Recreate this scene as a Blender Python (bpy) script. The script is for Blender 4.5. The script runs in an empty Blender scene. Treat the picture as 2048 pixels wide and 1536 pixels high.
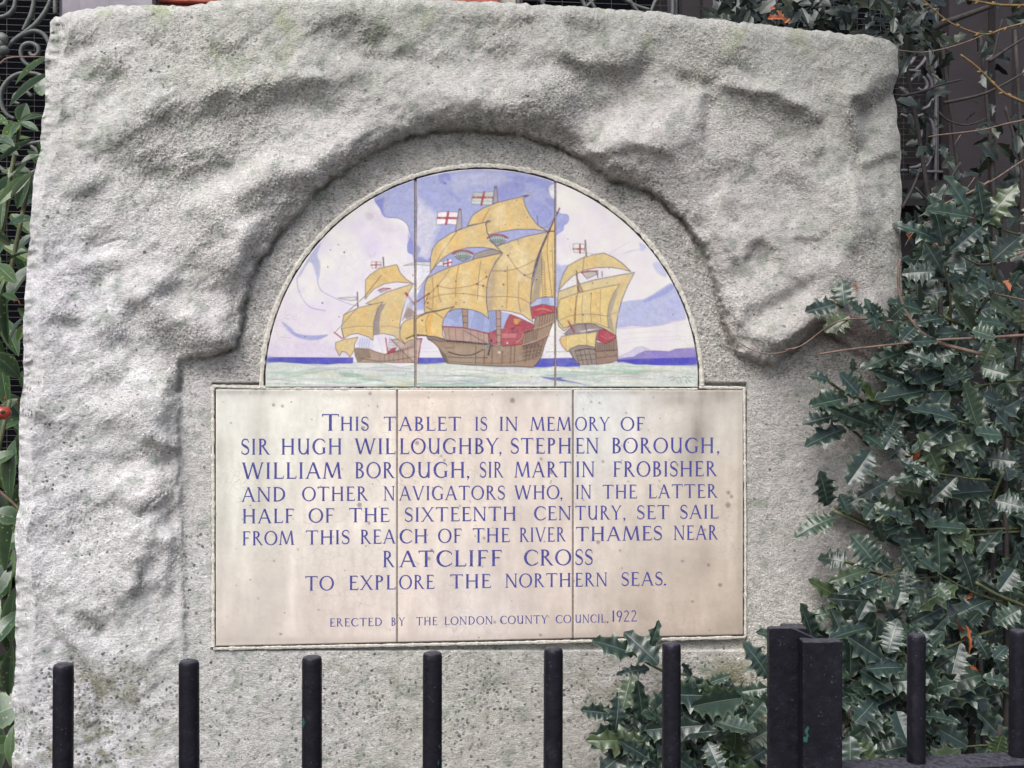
import bpy, math, random
import numpy as np
from mathutils import Vector, Matrix

# ------------------------------------------------------------------ camera, sky, sun, exposure
F = 2300.0                      # focal length in photograph pixels (2048 wide)
PSI = math.radians(6.4)         # the camera looks a little to the right of the stone's normal
CAM = Vector((-1.84*math.sin(PSI), -1.84*math.cos(PSI), 1.35))
scene = bpy.context.scene
cam_data = bpy.data.cameras.new("camera")
cam = bpy.data.objects.new("camera", cam_data)
scene.collection.objects.link(cam)
cam.location = CAM
cam.rotation_euler = (math.radians(90), 0, -PSI)
cam_data.sensor_width = 36.0
cam_data.lens = 36.0*F/2048.0
cam_data.clip_start = 0.05
cam_data.clip_end = 400.0
scene.camera = cam

SUN_EL, SUN_AZ = math.radians(52), math.radians(-32)     # high, from the upper left, in front of the stone
world = bpy.data.worlds.new("World"); scene.world = world; world.use_nodes = True
wn = world.node_tree.nodes; wl = world.node_tree.links
bg = wn["Background"]
sky = wn.new("ShaderNodeTexSky"); sky.sky_type = 'NISHITA'; sky.sun_disc = False
sky.sun_elevation = SUN_EL; sky.sun_rotation = math.radians(180) - SUN_AZ
sky.dust_density = 3.0; sky.air_density = 1.0; sky.ozone_density = 1.0
hs = wn.new('ShaderNodeHueSaturation'); hs.inputs['Saturation'].default_value = 0.75      # thin white overcast
wl.new(sky.outputs[0], hs.inputs['Color']); wl.new(hs.outputs[0], bg.inputs[0]); bg.inputs[1].default_value = 0.085
sun_data = bpy.data.lights.new("sun", 'SUN'); sun_data.energy = 1.5
sun_data.angle = math.radians(38); sun_data.color = (1.0, 0.975, 0.96)
sun = bpy.data.objects.new("sun", sun_data); scene.collection.objects.link(sun)
sdir = Vector((math.sin(SUN_AZ)*math.cos(SUN_EL), -math.cos(SUN_AZ)*math.cos(SUN_EL), math.sin(SUN_EL)))
sun.rotation_euler = sdir.to_track_quat('Z', 'Y').to_euler()
sun.location = (-2, -3, 6)
scene.view_settings.view_transform = 'Standard'
scene.view_settings.look = 'None'
scene.view_settings.gamma = 1.0
scene.view_settings.use_curve_mapping = False
scene.view_settings.exposure = 1.27

# ------------------------------------------------------------------ helpers
C = scene.collection
rng = np.random.default_rng(11)
R = random.Random(5)
CP, SP = math.cos(PSI), math.sin(PSI)

def at(px, py, Y):
    """point of the vertical plane y=Y seen at that place of the photograph"""
    u = (px-1024.0)/F; v = (768.0-py)/F
    d = Vector((SP+u*CP, CP-u*SP, v))
    t = (Y-CAM.y)/d.y
    return CAM + d*t

def at_np(px, py, Y):
    u = (px-1024.0)/F; v = (768.0-py)/F
    dx = SP+u*CP; dy = CP-u*SP
    t = (Y-CAM.y)/dy
    return np.stack([CAM.x+dx*t, np.broadcast_to(CAM.y+dy*t, t.shape), CAM.z+v*t], -1)

def lin(c):
    return tuple(((x/255.0)/12.92 if x/255.0 <= 0.04045 else ((x/255.0+0.055)/1.055)**2.4) for x in c)
def lin_np(a):
    a = np.clip(a/255.0, 0, 1)
    return np.where(a <= 0.04045, a/12.92, ((a+0.055)/1.055)**2.4)

def link(name, me, parent=None, loc=None):
    o = bpy.data.objects.new(name, me); C.objects.link(o)
    if parent is not None: o.parent = parent
    if loc is not None: o.location = loc
    return o

def tag(o, label=None, cat=None, group=None, kind=None):
    if label: o['label'] = label
    if cat: o['category'] = cat
    if group: o['group'] = group
    if kind: o['kind'] = kind
    return o

def empty(name, loc, label, cat, group=None):
    o = bpy.data.objects.new(name, None); C.objects.link(o)
    o.location = loc; o.empty_display_size = 0.1
    return tag(o, label, cat, group)

def part(name, mesh, parent):
    """link a mesh given in world coordinates under a thing"""
    o = link(name, mesh, parent)
    m = Matrix.Identity(4); p = parent
    o.matrix_parent_inverse = world_matrix(parent).inverted()
    return o

def world_matrix(o):
    m = Matrix.LocRotScale(o.location, o.rotation_euler, o.scale)
    if o.parent is not None:
        m = world_matrix(o.parent) @ o.matrix_parent_inverse @ m
    return m

def mesh_from(name, verts, faces, mat=None, smooth=False):
    me = bpy.data.meshes.new(name)
    me.from_pydata([tuple(v) for v in verts], [], [tuple(f) for f in faces])
    if smooth: me.polygons.foreach_set('use_smooth', [True]*len(me.polygons))
    me.update()
    if mat: me.materials.append(mat)
    return me

def grid_mesh(name, P, mat, smooth=True, keep=None):
    """P: (rows, cols, 3) array -> quad mesh"""
    r, c = P.shape[:2]
    i = np.arange(r*c).reshape(r, c)
    q = np.stack([i[:-1, :-1], i[1:, :-1], i[1:, 1:], i[:-1, 1:]], -1).reshape(-1, 4)
    if keep is not None: q = q[keep.reshape(-1)]
    used = np.zeros(r*c, bool); used[q.ravel()] = True
    remap = np.cumsum(used)-1
    V = P.reshape(-1, 3)[used]; q = remap[q]
    me = bpy.data.meshes.new(name)
    me.vertices.add(len(V)); me.vertices.foreach_set('co', V.astype(np.float32).ravel())
    me.loops.add(q.size); me.loops.foreach_set('vertex_index', q.astype(np.int32).ravel())
    me.polygons.add(len(q)); me.polygons.foreach_set('loop_start', (np.arange(len(q))*4).astype(np.int32))
    me.polygons.foreach_set('use_smooth', np.full(len(q), smooth))
    me.update(calc_edges=True); me.validate()
    if mat: me.materials.append(mat)
    return me, used

def set_color(me, name, rgba):
    a = me.color_attributes.new(name, 'FLOAT_COLOR', 'POINT')
    a.data.foreach_set('color', rgba.astype(np.float32).ravel())

class MB:
    def __init__(s): s.v = []; s.f = []
    def add(s, vs, fs):
        n = len(s.v); s.v += [tuple(x) for x in vs]; s.f += [tuple(n+i for i in f) for f in fs]
    def box(s, a, b):
        (x0, y0, z0), (x1, y1, z1) = a, b
        s.add([(x0,y0,z0),(x1,y0,z0),(x1,y1,z0),(x0,y1,z0),(x0,y0,z1),(x1,y0,z1),(x1,y1,z1),(x0,y1,z1)],
              [(0,3,2,1),(4,5,6,7),(0,1,5,4),(1,2,6,5),(2,3,7,6),(3,0,4,7)])
    def tube(s, pts, rad, n=8, flat=1.0, cap=True):
        pts = [Vector(p) for p in pts]; m = len(pts)
        rads = rad if hasattr(rad, '__len__') else [rad]*m
        base = len(s.v); prev = None
        for i, p in enumerate(pts):
            t = (pts[min(i+1, m-1)]-pts[max(i-1, 0)])
            if t.length < 1e-9: t = Vector((0,0,1))
            t.normalize()
            if prev is None:
                prev = t.orthogonal().normalized() if flat == 1.0 else (Vector((0,1,0))-t*t.y).normalized()
            a = (prev - t*prev.dot(t))
            a = a.normalized() if a.length > 1e-6 else t.orthogonal().normalized()
            prev = a; b = t.cross(a)
            for k in range(n):
                w = 2*math.pi*k/n
                s.v.append(tuple(p + a*(rads[i]*math.cos(w)*flat) + b*(rads[i]*math.sin(w))))
        for i in range(m-1):
            for k in range(n):
                k2 = (k+1) % n
                s.f.append((base+i*n+k, base+i*n+k2, base+(i+1)*n+k2, base+(i+1)*n+k))
        if cap:
            s.f.append(tuple(base+k for k in reversed(range(n))))
            s.f.append(tuple(base+(m-1)*n+k for k in range(n)))
    def mesh(s, name, mat, smooth=False):
        return mesh_from(name, s.v, s.f, mat, smooth)
    def build(s, name, mat, parent=None, smooth=False):
        me = s.mesh(name, mat, smooth)
        return part(name, me, parent) if parent is not None else link(name, me)

def smooth_pts(pts, n=6, closed=False):
    """Catmull-Rom through points (numpy)"""
    P = np.array(pts, float); m = len(P)
    if m < 3: 
        t = np.linspace(0, 1, n+1)[:, None]
        return P[0]*(1-t)+P[-1]*t
    out = []
    rngs = range(m if closed else m-1)
    for i in rngs:
        if closed: p0, p1, p2, p3 = P[(i-1) % m], P[i], P[(i+1) % m], P[(i+2) % m]
        else: p0, p1, p2, p3 = P[max(i-1, 0)], P[i], P[i+1], P[min(i+2, m-1)]
        for k in range(n):
            t = k/n
            out.append(0.5*((2*p1)+(-p0+p2)*t+(2*p0-5*p1+4*p2-p3)*t*t+(-p0+3*p1-3*p2+p3)*t**3))
    if not closed: out.append(P[-1])
    return np.array(out)

def spec_noise(shape, scale, seed, aniso=1.0, beta=2.0, lo=None):
    """isotropic random field; scale = largest feature size in cells, falls off as k^-beta"""
    g = np.random.default_rng(seed)
    n = g.standard_normal(shape)
    ky = np.fft.fftfreq(shape[0])[:, None]*aniso; kx = np.fft.rfftfreq(shape[1])[None, :]
    k = np.sqrt(kx**2+ky**2); k0 = 1.0/scale
    amp = 1.0/(1.0+(k/k0)**2)**(beta/2.0)
    if lo: amp *= 1-np.exp(-(k*lo)**2)
    f = np.fft.irfft2(np.fft.rfft2(n)*amp, s=shape)
    f -= f.mean(); return f/f.std()

def bilerp(A, x, y):
    x = np.clip(x, 0, A.shape[1]-1.001); y = np.clip(y, 0, A.shape[0]-1.001)
    i = x.astype(int); j = y.astype(int); fx = x-i; fy = y-j
    if A.ndim == 3: fx = fx[..., None]; fy = fy[..., None]
    return (A[j, i]*(1-fx)+A[j, i+1]*fx)*(1-fy)+(A[j+1, i]*(1-fx)+A[j+1, i+1]*fx)*fy

def seg_dist(px, py, pts, closed=False):
    """distance of each (px,py) to a polyline, and the parameter along it"""
    P = np.array(pts, float)
    if closed: P = np.vstack([P, P[:1]])
    best = np.full(px.shape, 1e9)
    for a, b in zip(P[:-1], P[1:]):
        d = b-a; L = d@d+1e-12
        t = np.clip(((px-a[0])*d[0]+(py-a[1])*d[1])/L, 0, 1)
        q = (px-a[0]-t*d[0])**2+(py-a[1]-t*d[1])**2
        np.minimum(best, q, out=best)
    return np.sqrt(best)

def inside(px, py, pts):
    P = np.array(pts, float); Q = np.roll(P, -1, 0)
    r = np.zeros(px.shape, bool)
    for a, b in zip(P, Q):
        if a[1] == b[1]: continue
        c = (a[1] > py) != (b[1] > py)
        r ^= c & (px < (b[0]-a[0])*(py-a[1])/(b[1]-a[1])+a[0])
    return r

# ------------------------------------------------------------------ materials
def new_mat(name):
    m = bpy.data.materials.new(name); m.use_nodes = True
    nt = m.node_tree; b = nt.nodes['Principled BSDF']
    return m, nt, b
def N(nt, t, **kw):
    n = nt.nodes.new(t)
    for k, v in kw.items():
        if k.startswith('i_'): n.inputs[int(k[2:]) if k[2:].isdigit() else k[2:].replace('_', ' ')].default_value = v
        else: setattr(n, k, v)
    return n
def ramp(nt, src, stops, interp='LINEAR'):
    r = nt.nodes.new('ShaderNodeValToRGB'); r.color_ramp.interpolation = interp
    e = r.color_ramp.elements
    while len(e) < len(stops): e.new(0.5)
    for el, (p, c) in zip(e, stops):
        el.position = p; el.color = (c, c, c, 1) if not hasattr(c, '__len__') else (*c, 1)
    nt.links.new(src, r.inputs[0]); return r
def mix(nt, a, b, fac, mode='MIX'):
    m = nt.nodes.new('ShaderNodeMix'); m.data_type = 'RGBA'; m.blend_type = mode
    for s, k in ((fac, 0), (a, 6), (b, 7)):
        if hasattr(s, 'is_output'): nt.links.new(s, m.inputs[k])
        elif k == 0: m.inputs[0].default_value = s
        else: m.inputs[k].default_value = (*s, 1) if len(s) == 3 else s
    return m.outputs[2]
def coords(nt, scale=(1,1,1)):
    g = nt.nodes.new('ShaderNodeNewGeometry'); mp = nt.nodes.new('ShaderNodeMapping')
    mp.inputs['Scale'].default_value = scale
    nt.links.new(g.outputs['Position'], mp.inputs[0]); return mp.outputs[0]
def noise(nt, vec, scale, detail=4, rough=0.55):
    n = nt.nodes.new('ShaderNodeTexNoise'); n.inputs['Scale'].default_value = scale
    n.inputs['Detail'].default_value = detail; n.inputs['Roughness'].default_value = rough
    nt.links.new(vec, n.inputs['Vector']); return n.outputs['Fac']
def bump(nt, b, h, strength, dist, prev=None):
    n = nt.nodes.new('ShaderNodeBump'); n.inputs['Strength'].default_value = strength
    n.inputs['Distance'].default_value = dist; nt.links.new(h, n.inputs['Height'])
    if prev is not None: nt.links.new(prev, n.inputs['Normal'])
    if b is not None: nt.links.new(n.outputs[0], b.inputs['Normal'])
    return n.outputs[0]
def math_node(nt, op, a, bb):
    m = nt.nodes.new('ShaderNodeMath'); m.operation = op
    for s, k in ((a, 0), (bb, 1)):
        if hasattr(s, 'is_output'): nt.links.new(s, m.inputs[k])
        else: m.inputs[k].default_value = s
    return m.outputs[0]

def simple_mat(name, col, rough=0.8, scale=30, var=0.25, bstr=0.3, bdist=0.002, col2=None, spec=0.5, metal=0.0):
    m, nt, b = new_mat(name)
    v = coords(nt); n = noise(nt, v, scale, 6, 0.65)
    c2 = col2 or tuple(x*(1-var) for x in col)
    c1 = tuple(min(1, x*(1+var*0.5)) for x in col)
    r = ramp(nt, n, [(0.35, c2), (0.65, c1)])
    nt.links.new(r.outputs[0], b.inputs['Base Color'])
    b.inputs['Roughness'].default_value = rough; b.inputs['Metallic'].default_value = metal
    b.inputs['Specular IOR Level'].default_value = spec
    bump(nt, b, noise(nt, v, scale*4, 4), bstr, bdist)
    return m

def stone_material():
    m, nt, b = new_mat('weathered_stone')
    at_ = N(nt, 'ShaderNodeAttribute', attribute_name='tint')
    v = coords(nt); vh = coords(nt, (1, 1, 2.0))
    grain = noise(nt, v, 420, 3, 0.7)
    mid = noise(nt, v, 60, 6, 0.65)
    c = mix(nt, at_.outputs['Color'], (0.62, 0.62, 0.60), ramp(nt, grain, [(0.30, 0.0), (0.75, 0.30)]).outputs[0])
    c = mix(nt, c, ramp(nt, mid, [(0.3, 0.80), (0.7, 1.1)]).outputs[0], 0.8, 'MULTIPLY')
    # dirty pits; darkening also paints in grain shading the soft light lacks
    ra = N(nt, 'ShaderNodeAttribute', attribute_name='rough')
    pit = noise(nt, vh, 200, 4, 0.62); pit2 = noise(nt, coords(nt, (1, 1, 1.5)), 430, 2, 0.6)
    c = mix(nt, c, ramp(nt, pit, [(0.34, (0.46, 0.43, 0.40)), (0.50, (0.93, 0.92, 0.91)), (0.66, (1.12, 1.12, 1.12))]).outputs[0], math_node(nt, 'MULTIPLY', ra.outputs['Fac'], 1.25), 'MULTIPLY')
    c = mix(nt, c, ramp(nt, pit2, [(0.33, (0.55, 0.53, 0.50)), (0.50, (1.0, 1.0, 1.0)), (0.70, (1.12, 1.12, 1.12))]).outputs[0], math_node(nt, 'MULTIPLY', ra.outputs['Fac'], 0.75), 'MULTIPLY')
    # dark mineral grains
    vo = N(nt, 'ShaderNodeTexVoronoi'); vo.inputs['Scale'].default_value = 210
    nt.links.new(v, vo.inputs['Vector'])
    sep = N(nt, 'ShaderNodeSeparateColor'); nt.links.new(vo.outputs['Color'], sep.inputs[0])
    dot = math_node(nt, 'MULTIPLY', ramp(nt, vo.outputs['Distance'], [(0.16, 1.0), (0.34, 0.0)]).outputs[0],
                    ramp(nt, sep.outputs[0], [(0.80, 0.0), (0.86, 1.0)]).outputs[0])
    c = mix(nt, c, (0.13, 0.125, 0.12), math_node(nt, 'MULTIPLY', dot, 0.6))
    # lichen, where the mask (alpha) is high
    vl = N(nt, 'ShaderNodeTexVoronoi'); vl.inputs['Scale'].default_value = 150; vl.inputs['Randomness'].default_value = 1
    dist = noise(nt, v, 150, 3)
    dv = N(nt, 'ShaderNodeTexNoise'); dv.inputs['Scale'].default_value = 160; nt.links.new(v, dv.inputs['Vector'])
    wv = N(nt, 'ShaderNodeVectorMath', operation='MULTIPLY_ADD'); nt.links.new(dv.outputs['Color'], wv.inputs[0]); wv.inputs[1].default_value = (.006, .006, .006); nt.links.new(v, wv.inputs[2])
    nt.links.new(wv.outputs[0], vl.inputs['Vector'])
    sepl = N(nt, 'ShaderNodeSeparateColor'); nt.links.new(vl.outputs['Color'], sepl.inputs[0])
    thr = math_node(nt, 'SUBTRACT', at_.outputs['Alpha'], sepl.outputs[1])
    on = ramp(nt, thr, [(0.0, 0.0), (0.06, 1.0)]).outputs[0]
    rad = math_node(nt, 'ADD', vl.outputs['Distance'], math_node(nt, 'MULTIPLY', dist, 0.35))
    sp = math_node(nt, 'MULTIPLY', on, ramp(nt, rad, [(0.46, 1.0), (0.64, 0.0)]).outputs[0])
    c = mix(nt, c, (0.11, 0.115, 0.11), math_node(nt, 'MULTIPLY', sp, ramp(nt, sepl.outputs[2], [(0.1, .45), (0.9, .95)]).outputs[0]))
    nt.links.new(c, b.inputs['Base Color'])
    b.inputs['Roughness'].default_value = 0.93; b.inputs['Specular IOR Level'].default_value = 0.25
    n1 = bump(nt, None, noise(nt, vh, 200, 4, 0.62), 1.0, 0.0042)
    n2 = bump(nt, b, noise(nt, vh, 430, 3, 0.7), 1.0, 0.0024, n1)
    return m

def tile_material(name, glossy):
    m, nt, b = new_mat(name)
    at_ = N(nt, 'ShaderNodeAttribute', attribute_name='paint')
    v = coords(nt)
    c = mix(nt, at_.outputs['Color'], ramp(nt, noise(nt, v, 45, 6, 0.7), [(0.3, (0.88, 0.87, 0.86)), (0.7, (1.0, 1.0, 1.0))]).outputs[0], 0.7, 'MULTIPLY')
    # fine crazing of the glaze
    wn_ = N(nt, 'ShaderNodeTexNoise'); wn_.inputs['Scale'].default_value = 35; nt.links.new(v, wn_.inputs['Vector'])
    wm = N(nt, 'ShaderNodeVectorMath', operation='MULTIPLY_ADD'); nt.links.new(wn_.outputs['Color'], wm.inputs[0])
    wm.inputs[1].default_value = (0.02, 0.02, 0.02); nt.links.new(v, wm.inputs[2])
    vo = N(nt, 'ShaderNodeTexVoronoi', feature='DISTANCE_TO_EDGE'); vo.inputs['Scale'].default_value = 70
    nt.links.new(wm.outputs[0], vo.inputs['Vector'])
    cr = ramp(nt, vo.outputs['Distance'], [(0.0, 1.0), (0.035, 0.0)]).outputs[0]
    msk = ramp(nt, noise(nt, v, 6, 3), [(0.46, 0.0), (0.62, 0.45)]).outputs[0]
    c = mix(nt, c, (0.28, 0.25, 0.24), math_node(nt, 'MULTIPLY', cr, msk))
    # pinholes
    vp = N(nt, 'ShaderNodeTexVoronoi'); vp.inputs['Scale'].default_value = 95; nt.links.new(v, vp.inputs['Vector'])
    sp = N(nt, 'ShaderNodeSeparateColor'); nt.links.new(vp.outputs['Color'], sp.inputs[0])
    pin = math_node(nt, 'MULTIPLY', ramp(nt, vp.outputs['Distance'], [(0.10, 1.0), (0.17, 0.0)]).outputs[0],
                    ramp(nt, sp.outputs[0], [(0.93, 0.0), (0.95, 1.0)]).outputs[0])
    c = mix(nt, c, (0.18, 0.15, 0.15), math_node(nt, 'MULTIPLY', pin, 0.7))
    nt.links.new(c, b.inputs['Base Color'])
    b.inputs['Roughness'].default_value = 0.42 if glossy else 0.5
    b.inputs['Specular IOR Level'].default_value = 0.35
    bump(nt, b, noise(nt, v, 260, 3), 0.12, 0.0006)
    return m
# ------------------------------------------------------------------ the rough-hewn memorial stone
MAT_STONE = stone_material()
# outline of the stone in the photograph
LEFT = [(60,97),(110,92),(170,89),(235,84),(300,77),(345,68),(400,62),(480,58),(560,56),(620,50),(700,47),(800,42),(860,38),(960,37),(1020,36),(1050,30),(1090,28),(1150,32),(1210,34),(1290,30),(1350,26),(1420,24),(1480,27),(1560,24),(1800,20),(2460,10)]
RIGHT = [(60,1788),(100,1795),(150,1797),(185,1792),(215,1797),(270,1800),(330,1801),(400,1803),(470,1802),(560,1804),(700,1806),(900,1808),(1200,1810),(1560,1812),(2460,1820)]
TOP = [(90,60),(99,45),(108,36),(128,27),(150,23),(180,16),(205,13),(250,11),(330,10),(385,12),(420,4),(470,-3),(560,-7),(660,-7),(760,-4),(860,-1),(960,3),(1050,7),(1150,12),(1220,18),(1290,22),(1350,28),(1400,37),(1430,38),(1450,41),(1510,47),(1570,54),(1620,60),(1660,63),(1690,68),(1730,69),(1755,74),(1775,80),(1790,90),(1797,104)]
M0x, M0y, MS = -120, -120, 2.0
MW, MH = 1160, 930
gx = M0x+np.arange(MW)*MS; gy = M0y+np.arange(MH)*MS
GX, GY = np.meshgrid(gx, gy)

def outline_fns():
    L = np.array(LEFT, float); Rr = np.array(RIGHT, float); T = np.array(TOP, float)
    jl = np.interp(np.arange(-200, 2600, 1.0), L[:, 0], L[:, 1])
    jit = spec_noise((1, 2800), 120, 3, beta=2.0)[0]*2.2
    jit2 = spec_noise((1, 2800), 120, 4, beta=2.0)[0]*2.0
    jit3 = spec_noise((1, 2800), 26, 9, beta=2.2)[0]*1.2
    k = np.arange(-200, 2600, 1.0)
    return (lambda y: np.interp(y, L[:, 0], L[:, 1])+np.interp(y, k, jit),
            lambda y: np.interp(y, Rr[:, 0], Rr[:, 1])+np.interp(y, k, jit2),
            lambda x: np.interp(x, T[:, 0], T[:, 1])+np.interp(x, k, jit3))
fL, fR, fT = outline_fns()

S = np.zeros((MH, MW))
def stroke(pts, w, s):
    """a facet along a line: s<0 faces down, s>0 faces up"""
    global S
    P = np.array(pts, float)
    x0, x1 = P[:, 0].min()-3*w, P[:, 0].max()+3*w; y0, y1 = P[:, 1].min()-3*w, P[:, 1].max()+3*w
    i0, i1 = max(0, int((x0-M0x)/MS)), min(MW, int((x1-M0x)/MS)+1)
    j0, j1 = max(0, int((y0-M0y)/MS)), min(MH, int((y1-M0y)/MS)+1)
    if i1 <= i0 or j1 <= j0: return
    d = seg_dist(GX[j0:j1, i0:i1], GY[j0:j1, i0:i1], pts) if len(pts) > 1 else np.hypot(GX[j0:j1, i0:i1]-P[0,0], GY[j0:j1, i0:i1]-P[0,1])
    S[j0:j1, i0:i1] += s*np.exp(-(d/w)**2)
def blob(x, y, rx, ry, s, ang=0):
    global S
    a = math.radians(ang); dx = GX-x; dy = GY-y
    u = (dx*math.cos(a)+dy*math.sin(a))/rx; v = (-dx*math.sin(a)+dy*math.cos(a))/ry
    S += s*np.exp(-(u*u+v*v))

DARK = [  # downward facing facets
 ([(450,185),(540,175),(640,165),(700,155)],22,.55), ([(330,235),(380,215),(430,200)],20,.5), ([(480,215),(600,200),(650,215)],26,.35),
 ([(260,265),(300,240)],22,.45), ([(300,290),(420,260),(560,250)],36,.28), ([(220,300),(330,330),(430,320)],30,.3),
 ([(120,85),(175,78)],14,.55), ([(205,135),(235,150)],22,.45), ([(120,205),(126,225)],8,.6), ([(150,400),(185,380)],16,.6),
 ([(500,400),(560,372),(600,360)],22,.6), ([(430,470),(390,520)],24,.3), ([(440,560),(470,600)],24,.35), ([(360,420),(410,450)],22,.3),
 ([(255,612),(290,615),(310,640)],15,.75), ([(118,628),(145,632)],12,.6), ([(205,690),(240,680)],14,.5), ([(330,668),(400,655)],16,.75),
 ([(345,695),(430,690)],12,.5), ([(640,55),(700,38),(740,60)],18,.5), ([(700,75),(760,78)],16,.4), ([(735,105),(775,110),(825,115)],9,.6),
 ([(860,165),(830,200)],16,.2), ([(1130,118),(1190,135),(1280,128)],14,.85), ([(1160,160),(1240,160)],18,.45), ([(1030,48),(1060,45)],10,.5),
 ([(1150,35),(1190,45)],13,.45), ([(960,95),(1010,105)],18,.3), ([(1060,190),(1130,180)],20,.35), ([(1110,215),(1200,215)],20,.45),
 ([(1040,225),(1110,250)],18,.5), ([(1190,312),(1260,300),(1330,305)],12,.8), ([(1240,345),(1340,345)],20,.55), ([(1380,300),(1400,350)],26,.25),
 ([(1428,200),(1412,230),(1398,258)],6,.9), ([(1370,150),(1430,165)],12,.45), ([(1470,185),(1550,200),(1630,240)],12,.75), ([(1490,225),(1600,240)],20,.45),
 ([(1793,160),(1765,185),(1720,208)],11,1.1), ([(1715,215),(1700,245),(1708,290)],13,.9), ([(1750,318),(1790,312)],7,.7), ([(1500,285),(1540,300)],14,.35),
 ([(1640,300),(1615,315)],7,.4), ([(1440,335),(1500,330)],16,.3), ([(1560,355),(1610,365)],14,.35), ([(1600,470),(1650,468)],6,.45),
 ([(1505,495),(1535,480),(1500,515)],7,.7), ([(1715,495),(1740,490)],14,.8), ([(1700,540),(1745,540)],18,.3), ([(1780,480),(1795,500)],9,.5),
 ([(1540,590),(1500,600)],16,.35), ([(1660,545),(1690,560)],14,.4), ([(1470,640),(1530,690),(1560,700)],14,.5), ([(1560,700),(1600,672),(1640,645)],8,1.3),
 ([(1650,655),(1720,670),(1770,670)],18,.8), ([(1660,690),(1740,700)],20,.3), ([(1640,850),(1700,870)],26,.2), ([(1640,1060),(1670,1090)],30,.25),
 ([(345,760),(345,830)],13,.35), ([(215,750),(245,752)],6,.4), ([(230,915),(290,912),(330,905)],12,.5), ([(330,985),(290,1020),(275,1035)],7,.8),
 ([(320,960),(360,1000)],14,.25), ([(300,1105),(350,1090)],14,.4), ([(255,1115),(290,1128)],8,.4), ([(283,1150),(282,1170),(265,1190)],7,.9),
 ([(160,1228),(185,1238),(200,1262)],6,.8), ([(120,1255),(165,1330),(200,1400)],8,.6), ([(75,1160),(70,1190)],10,.4), ([(140,870),(80,890)],16,.25),
 ([(60,830),(100,850)],9,.5), ([(150,1040),(60,1060)],20,.25), ([(210,860),(260,850)],12,.25), ([(300,880),(360,890)],12,.4), ([(420,1345),(520,1335),(620,1345)],22,.2),
 ([(880,1330),(960,1335)],16,.3), ([(560,1390),(700,1380)],24,.15), ([(1250,1390),(1330,1400)],26,.25), ([(170,480),(215,465)],9,.35), ([(190,530),(150,545)],10,.25)]
BRIGHT = [ # upward facing facets
 ([(430,160),(480,148),(600,140),(700,135)],12,.4), ([(640,300),(560,315),(480,345)],24,.5), ([(690,275),(760,255)],18,.45), ([(850,195),(930,180)],30,.35),
 ([(960,180),(1020,170)],20,.35), ([(800,250),(860,215)],14,.3), ([(215,250),(240,240)],16,.6), ([(120,260),(140,300)],14,.25), ([(1200,270),(1290,250),(1330,220)],30,.6),
 ([(1180,290),(1230,285)],10,.5), ([(1400,200),(1360,195)],14,.35), ([(1500,170),(1560,180),(1620,205)],10,.45), ([(1430,400),(1440,450)],16,.45),
 ([(1380,345),(1430,380)],12,.3), ([(1490,560),(1480,620)],16,.3), ([(1520,650),(1580,640),(1630,620)],20,.55), ([(1600,600),(1560,610)],20,.35),
 ([(1650,640),(1600,655)],8,.4), ([(1700,330),(1715,420)],12,.4), ([(1560,430),(1640,440)],20,.25), ([(1690,480),(1665,560)],12,.3),
 ([(240,570),(310,548)],18,.5), ([(200,605),(160,620)],12,.35), ([(370,640),(420,640)],16,.55), ([(150,520),(220,490)],8,.35), ([(250,740),(320,770)],18,.45),
 ([(240,790),(320,790)],14,.35), ([(180,800),(230,830)],18,.25), ([(220,930),(300,940)],18,.3), ([(240,1040),(330,1050)],14,.35), ([(200,1130),(270,1150)],18,.3),
 ([(310,860),(345,880)],10,.4), ([(250,890),(180,880)],12,.25), ([(310,1240),(340,1270)],14,.35), ([(1050,160),(1100,150)],12,.25), ([(700,120),(780,100)],12,.3),
 ([(200,1290),(280,1290)],18,.3), ([(500,440),(470,450)],12,.4), ([(440,480),(470,500)],10,.3), ([(160,100),(200,110)],10,.3), ([(1300,150),(1340,160)],12,.3)]
DARK += [([(478,560),(545,465),(625,385),(720,305),(850,242),(960,232),(1070,248),(1165,300)],24,.6), ([(1190,330),(1260,368),(1330,402)],14,.5), ([(300,870),(345,905)],11,.5), ([(345,1010),(310,1060),(300,1085)],12,.45), ([(355,1110),(335,1180)],12,.45), ([(235,1000),(200,1010)],12,.3), ([(100,1190),(60,1240)],10,.3), ([(240,1330),(300,1350)],16,.3),
  ([(1718,300),(1722,360),(1730,430)],7,.5), ([(1590,560),(1560,600),(1500,625)],12,.45), ([(1470,520),(1500,560)],10,.4), ([(1545,495),(1560,520)],8,.4), ([(1455,400),(1475,440)],6,.5), ([(560,340),(520,380)],14,.3), ([(70,480),(85,520)],8,.3), ([(350,560),(320,590)],12,.35), ([(185,560),(230,540)],9,.3),
  ([(300,330),(380,345),(470,300)],18,.25), ([(1060,130),(1090,120)],12,.35), ([(850,120),(900,112)],12,.3), ([(930,40),(990,50)],12,.3), ([(1400,110),(1500,120)],14,.25), ([(1330,60),(1420,85)],12,.2), ([(420,90),(470,100)],12,.3), ([(280,60),(320,75)],10,.3)]
BRIGHT += [([(200,960),(280,975)],14,.4), ([(330,1060),(280,1100)],12,.35), ([(380,600),(440,590)],12,.4), ([(180,680),(130,690)],10,.35), ([(1600,530),(1660,520)],12,.35), ([(1420,470),(1440,520)],10,.4), ([(1530,540),(1560,560)],10,.35), ([(580,230),(660,250)],16,.3), ([(400,390),(460,360)],14,.4)]
for p, w, s in DARK: stroke(p, w*1.4, -s*0.95)
for p, w, s in BRIGHT: stroke(p, w*1.5, s*0.8)
blob(235, 740, 22, 18, -.4); blob(235, 712, 22, 12, .4)
blob(1620, 505, 40, 25, .2)
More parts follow.
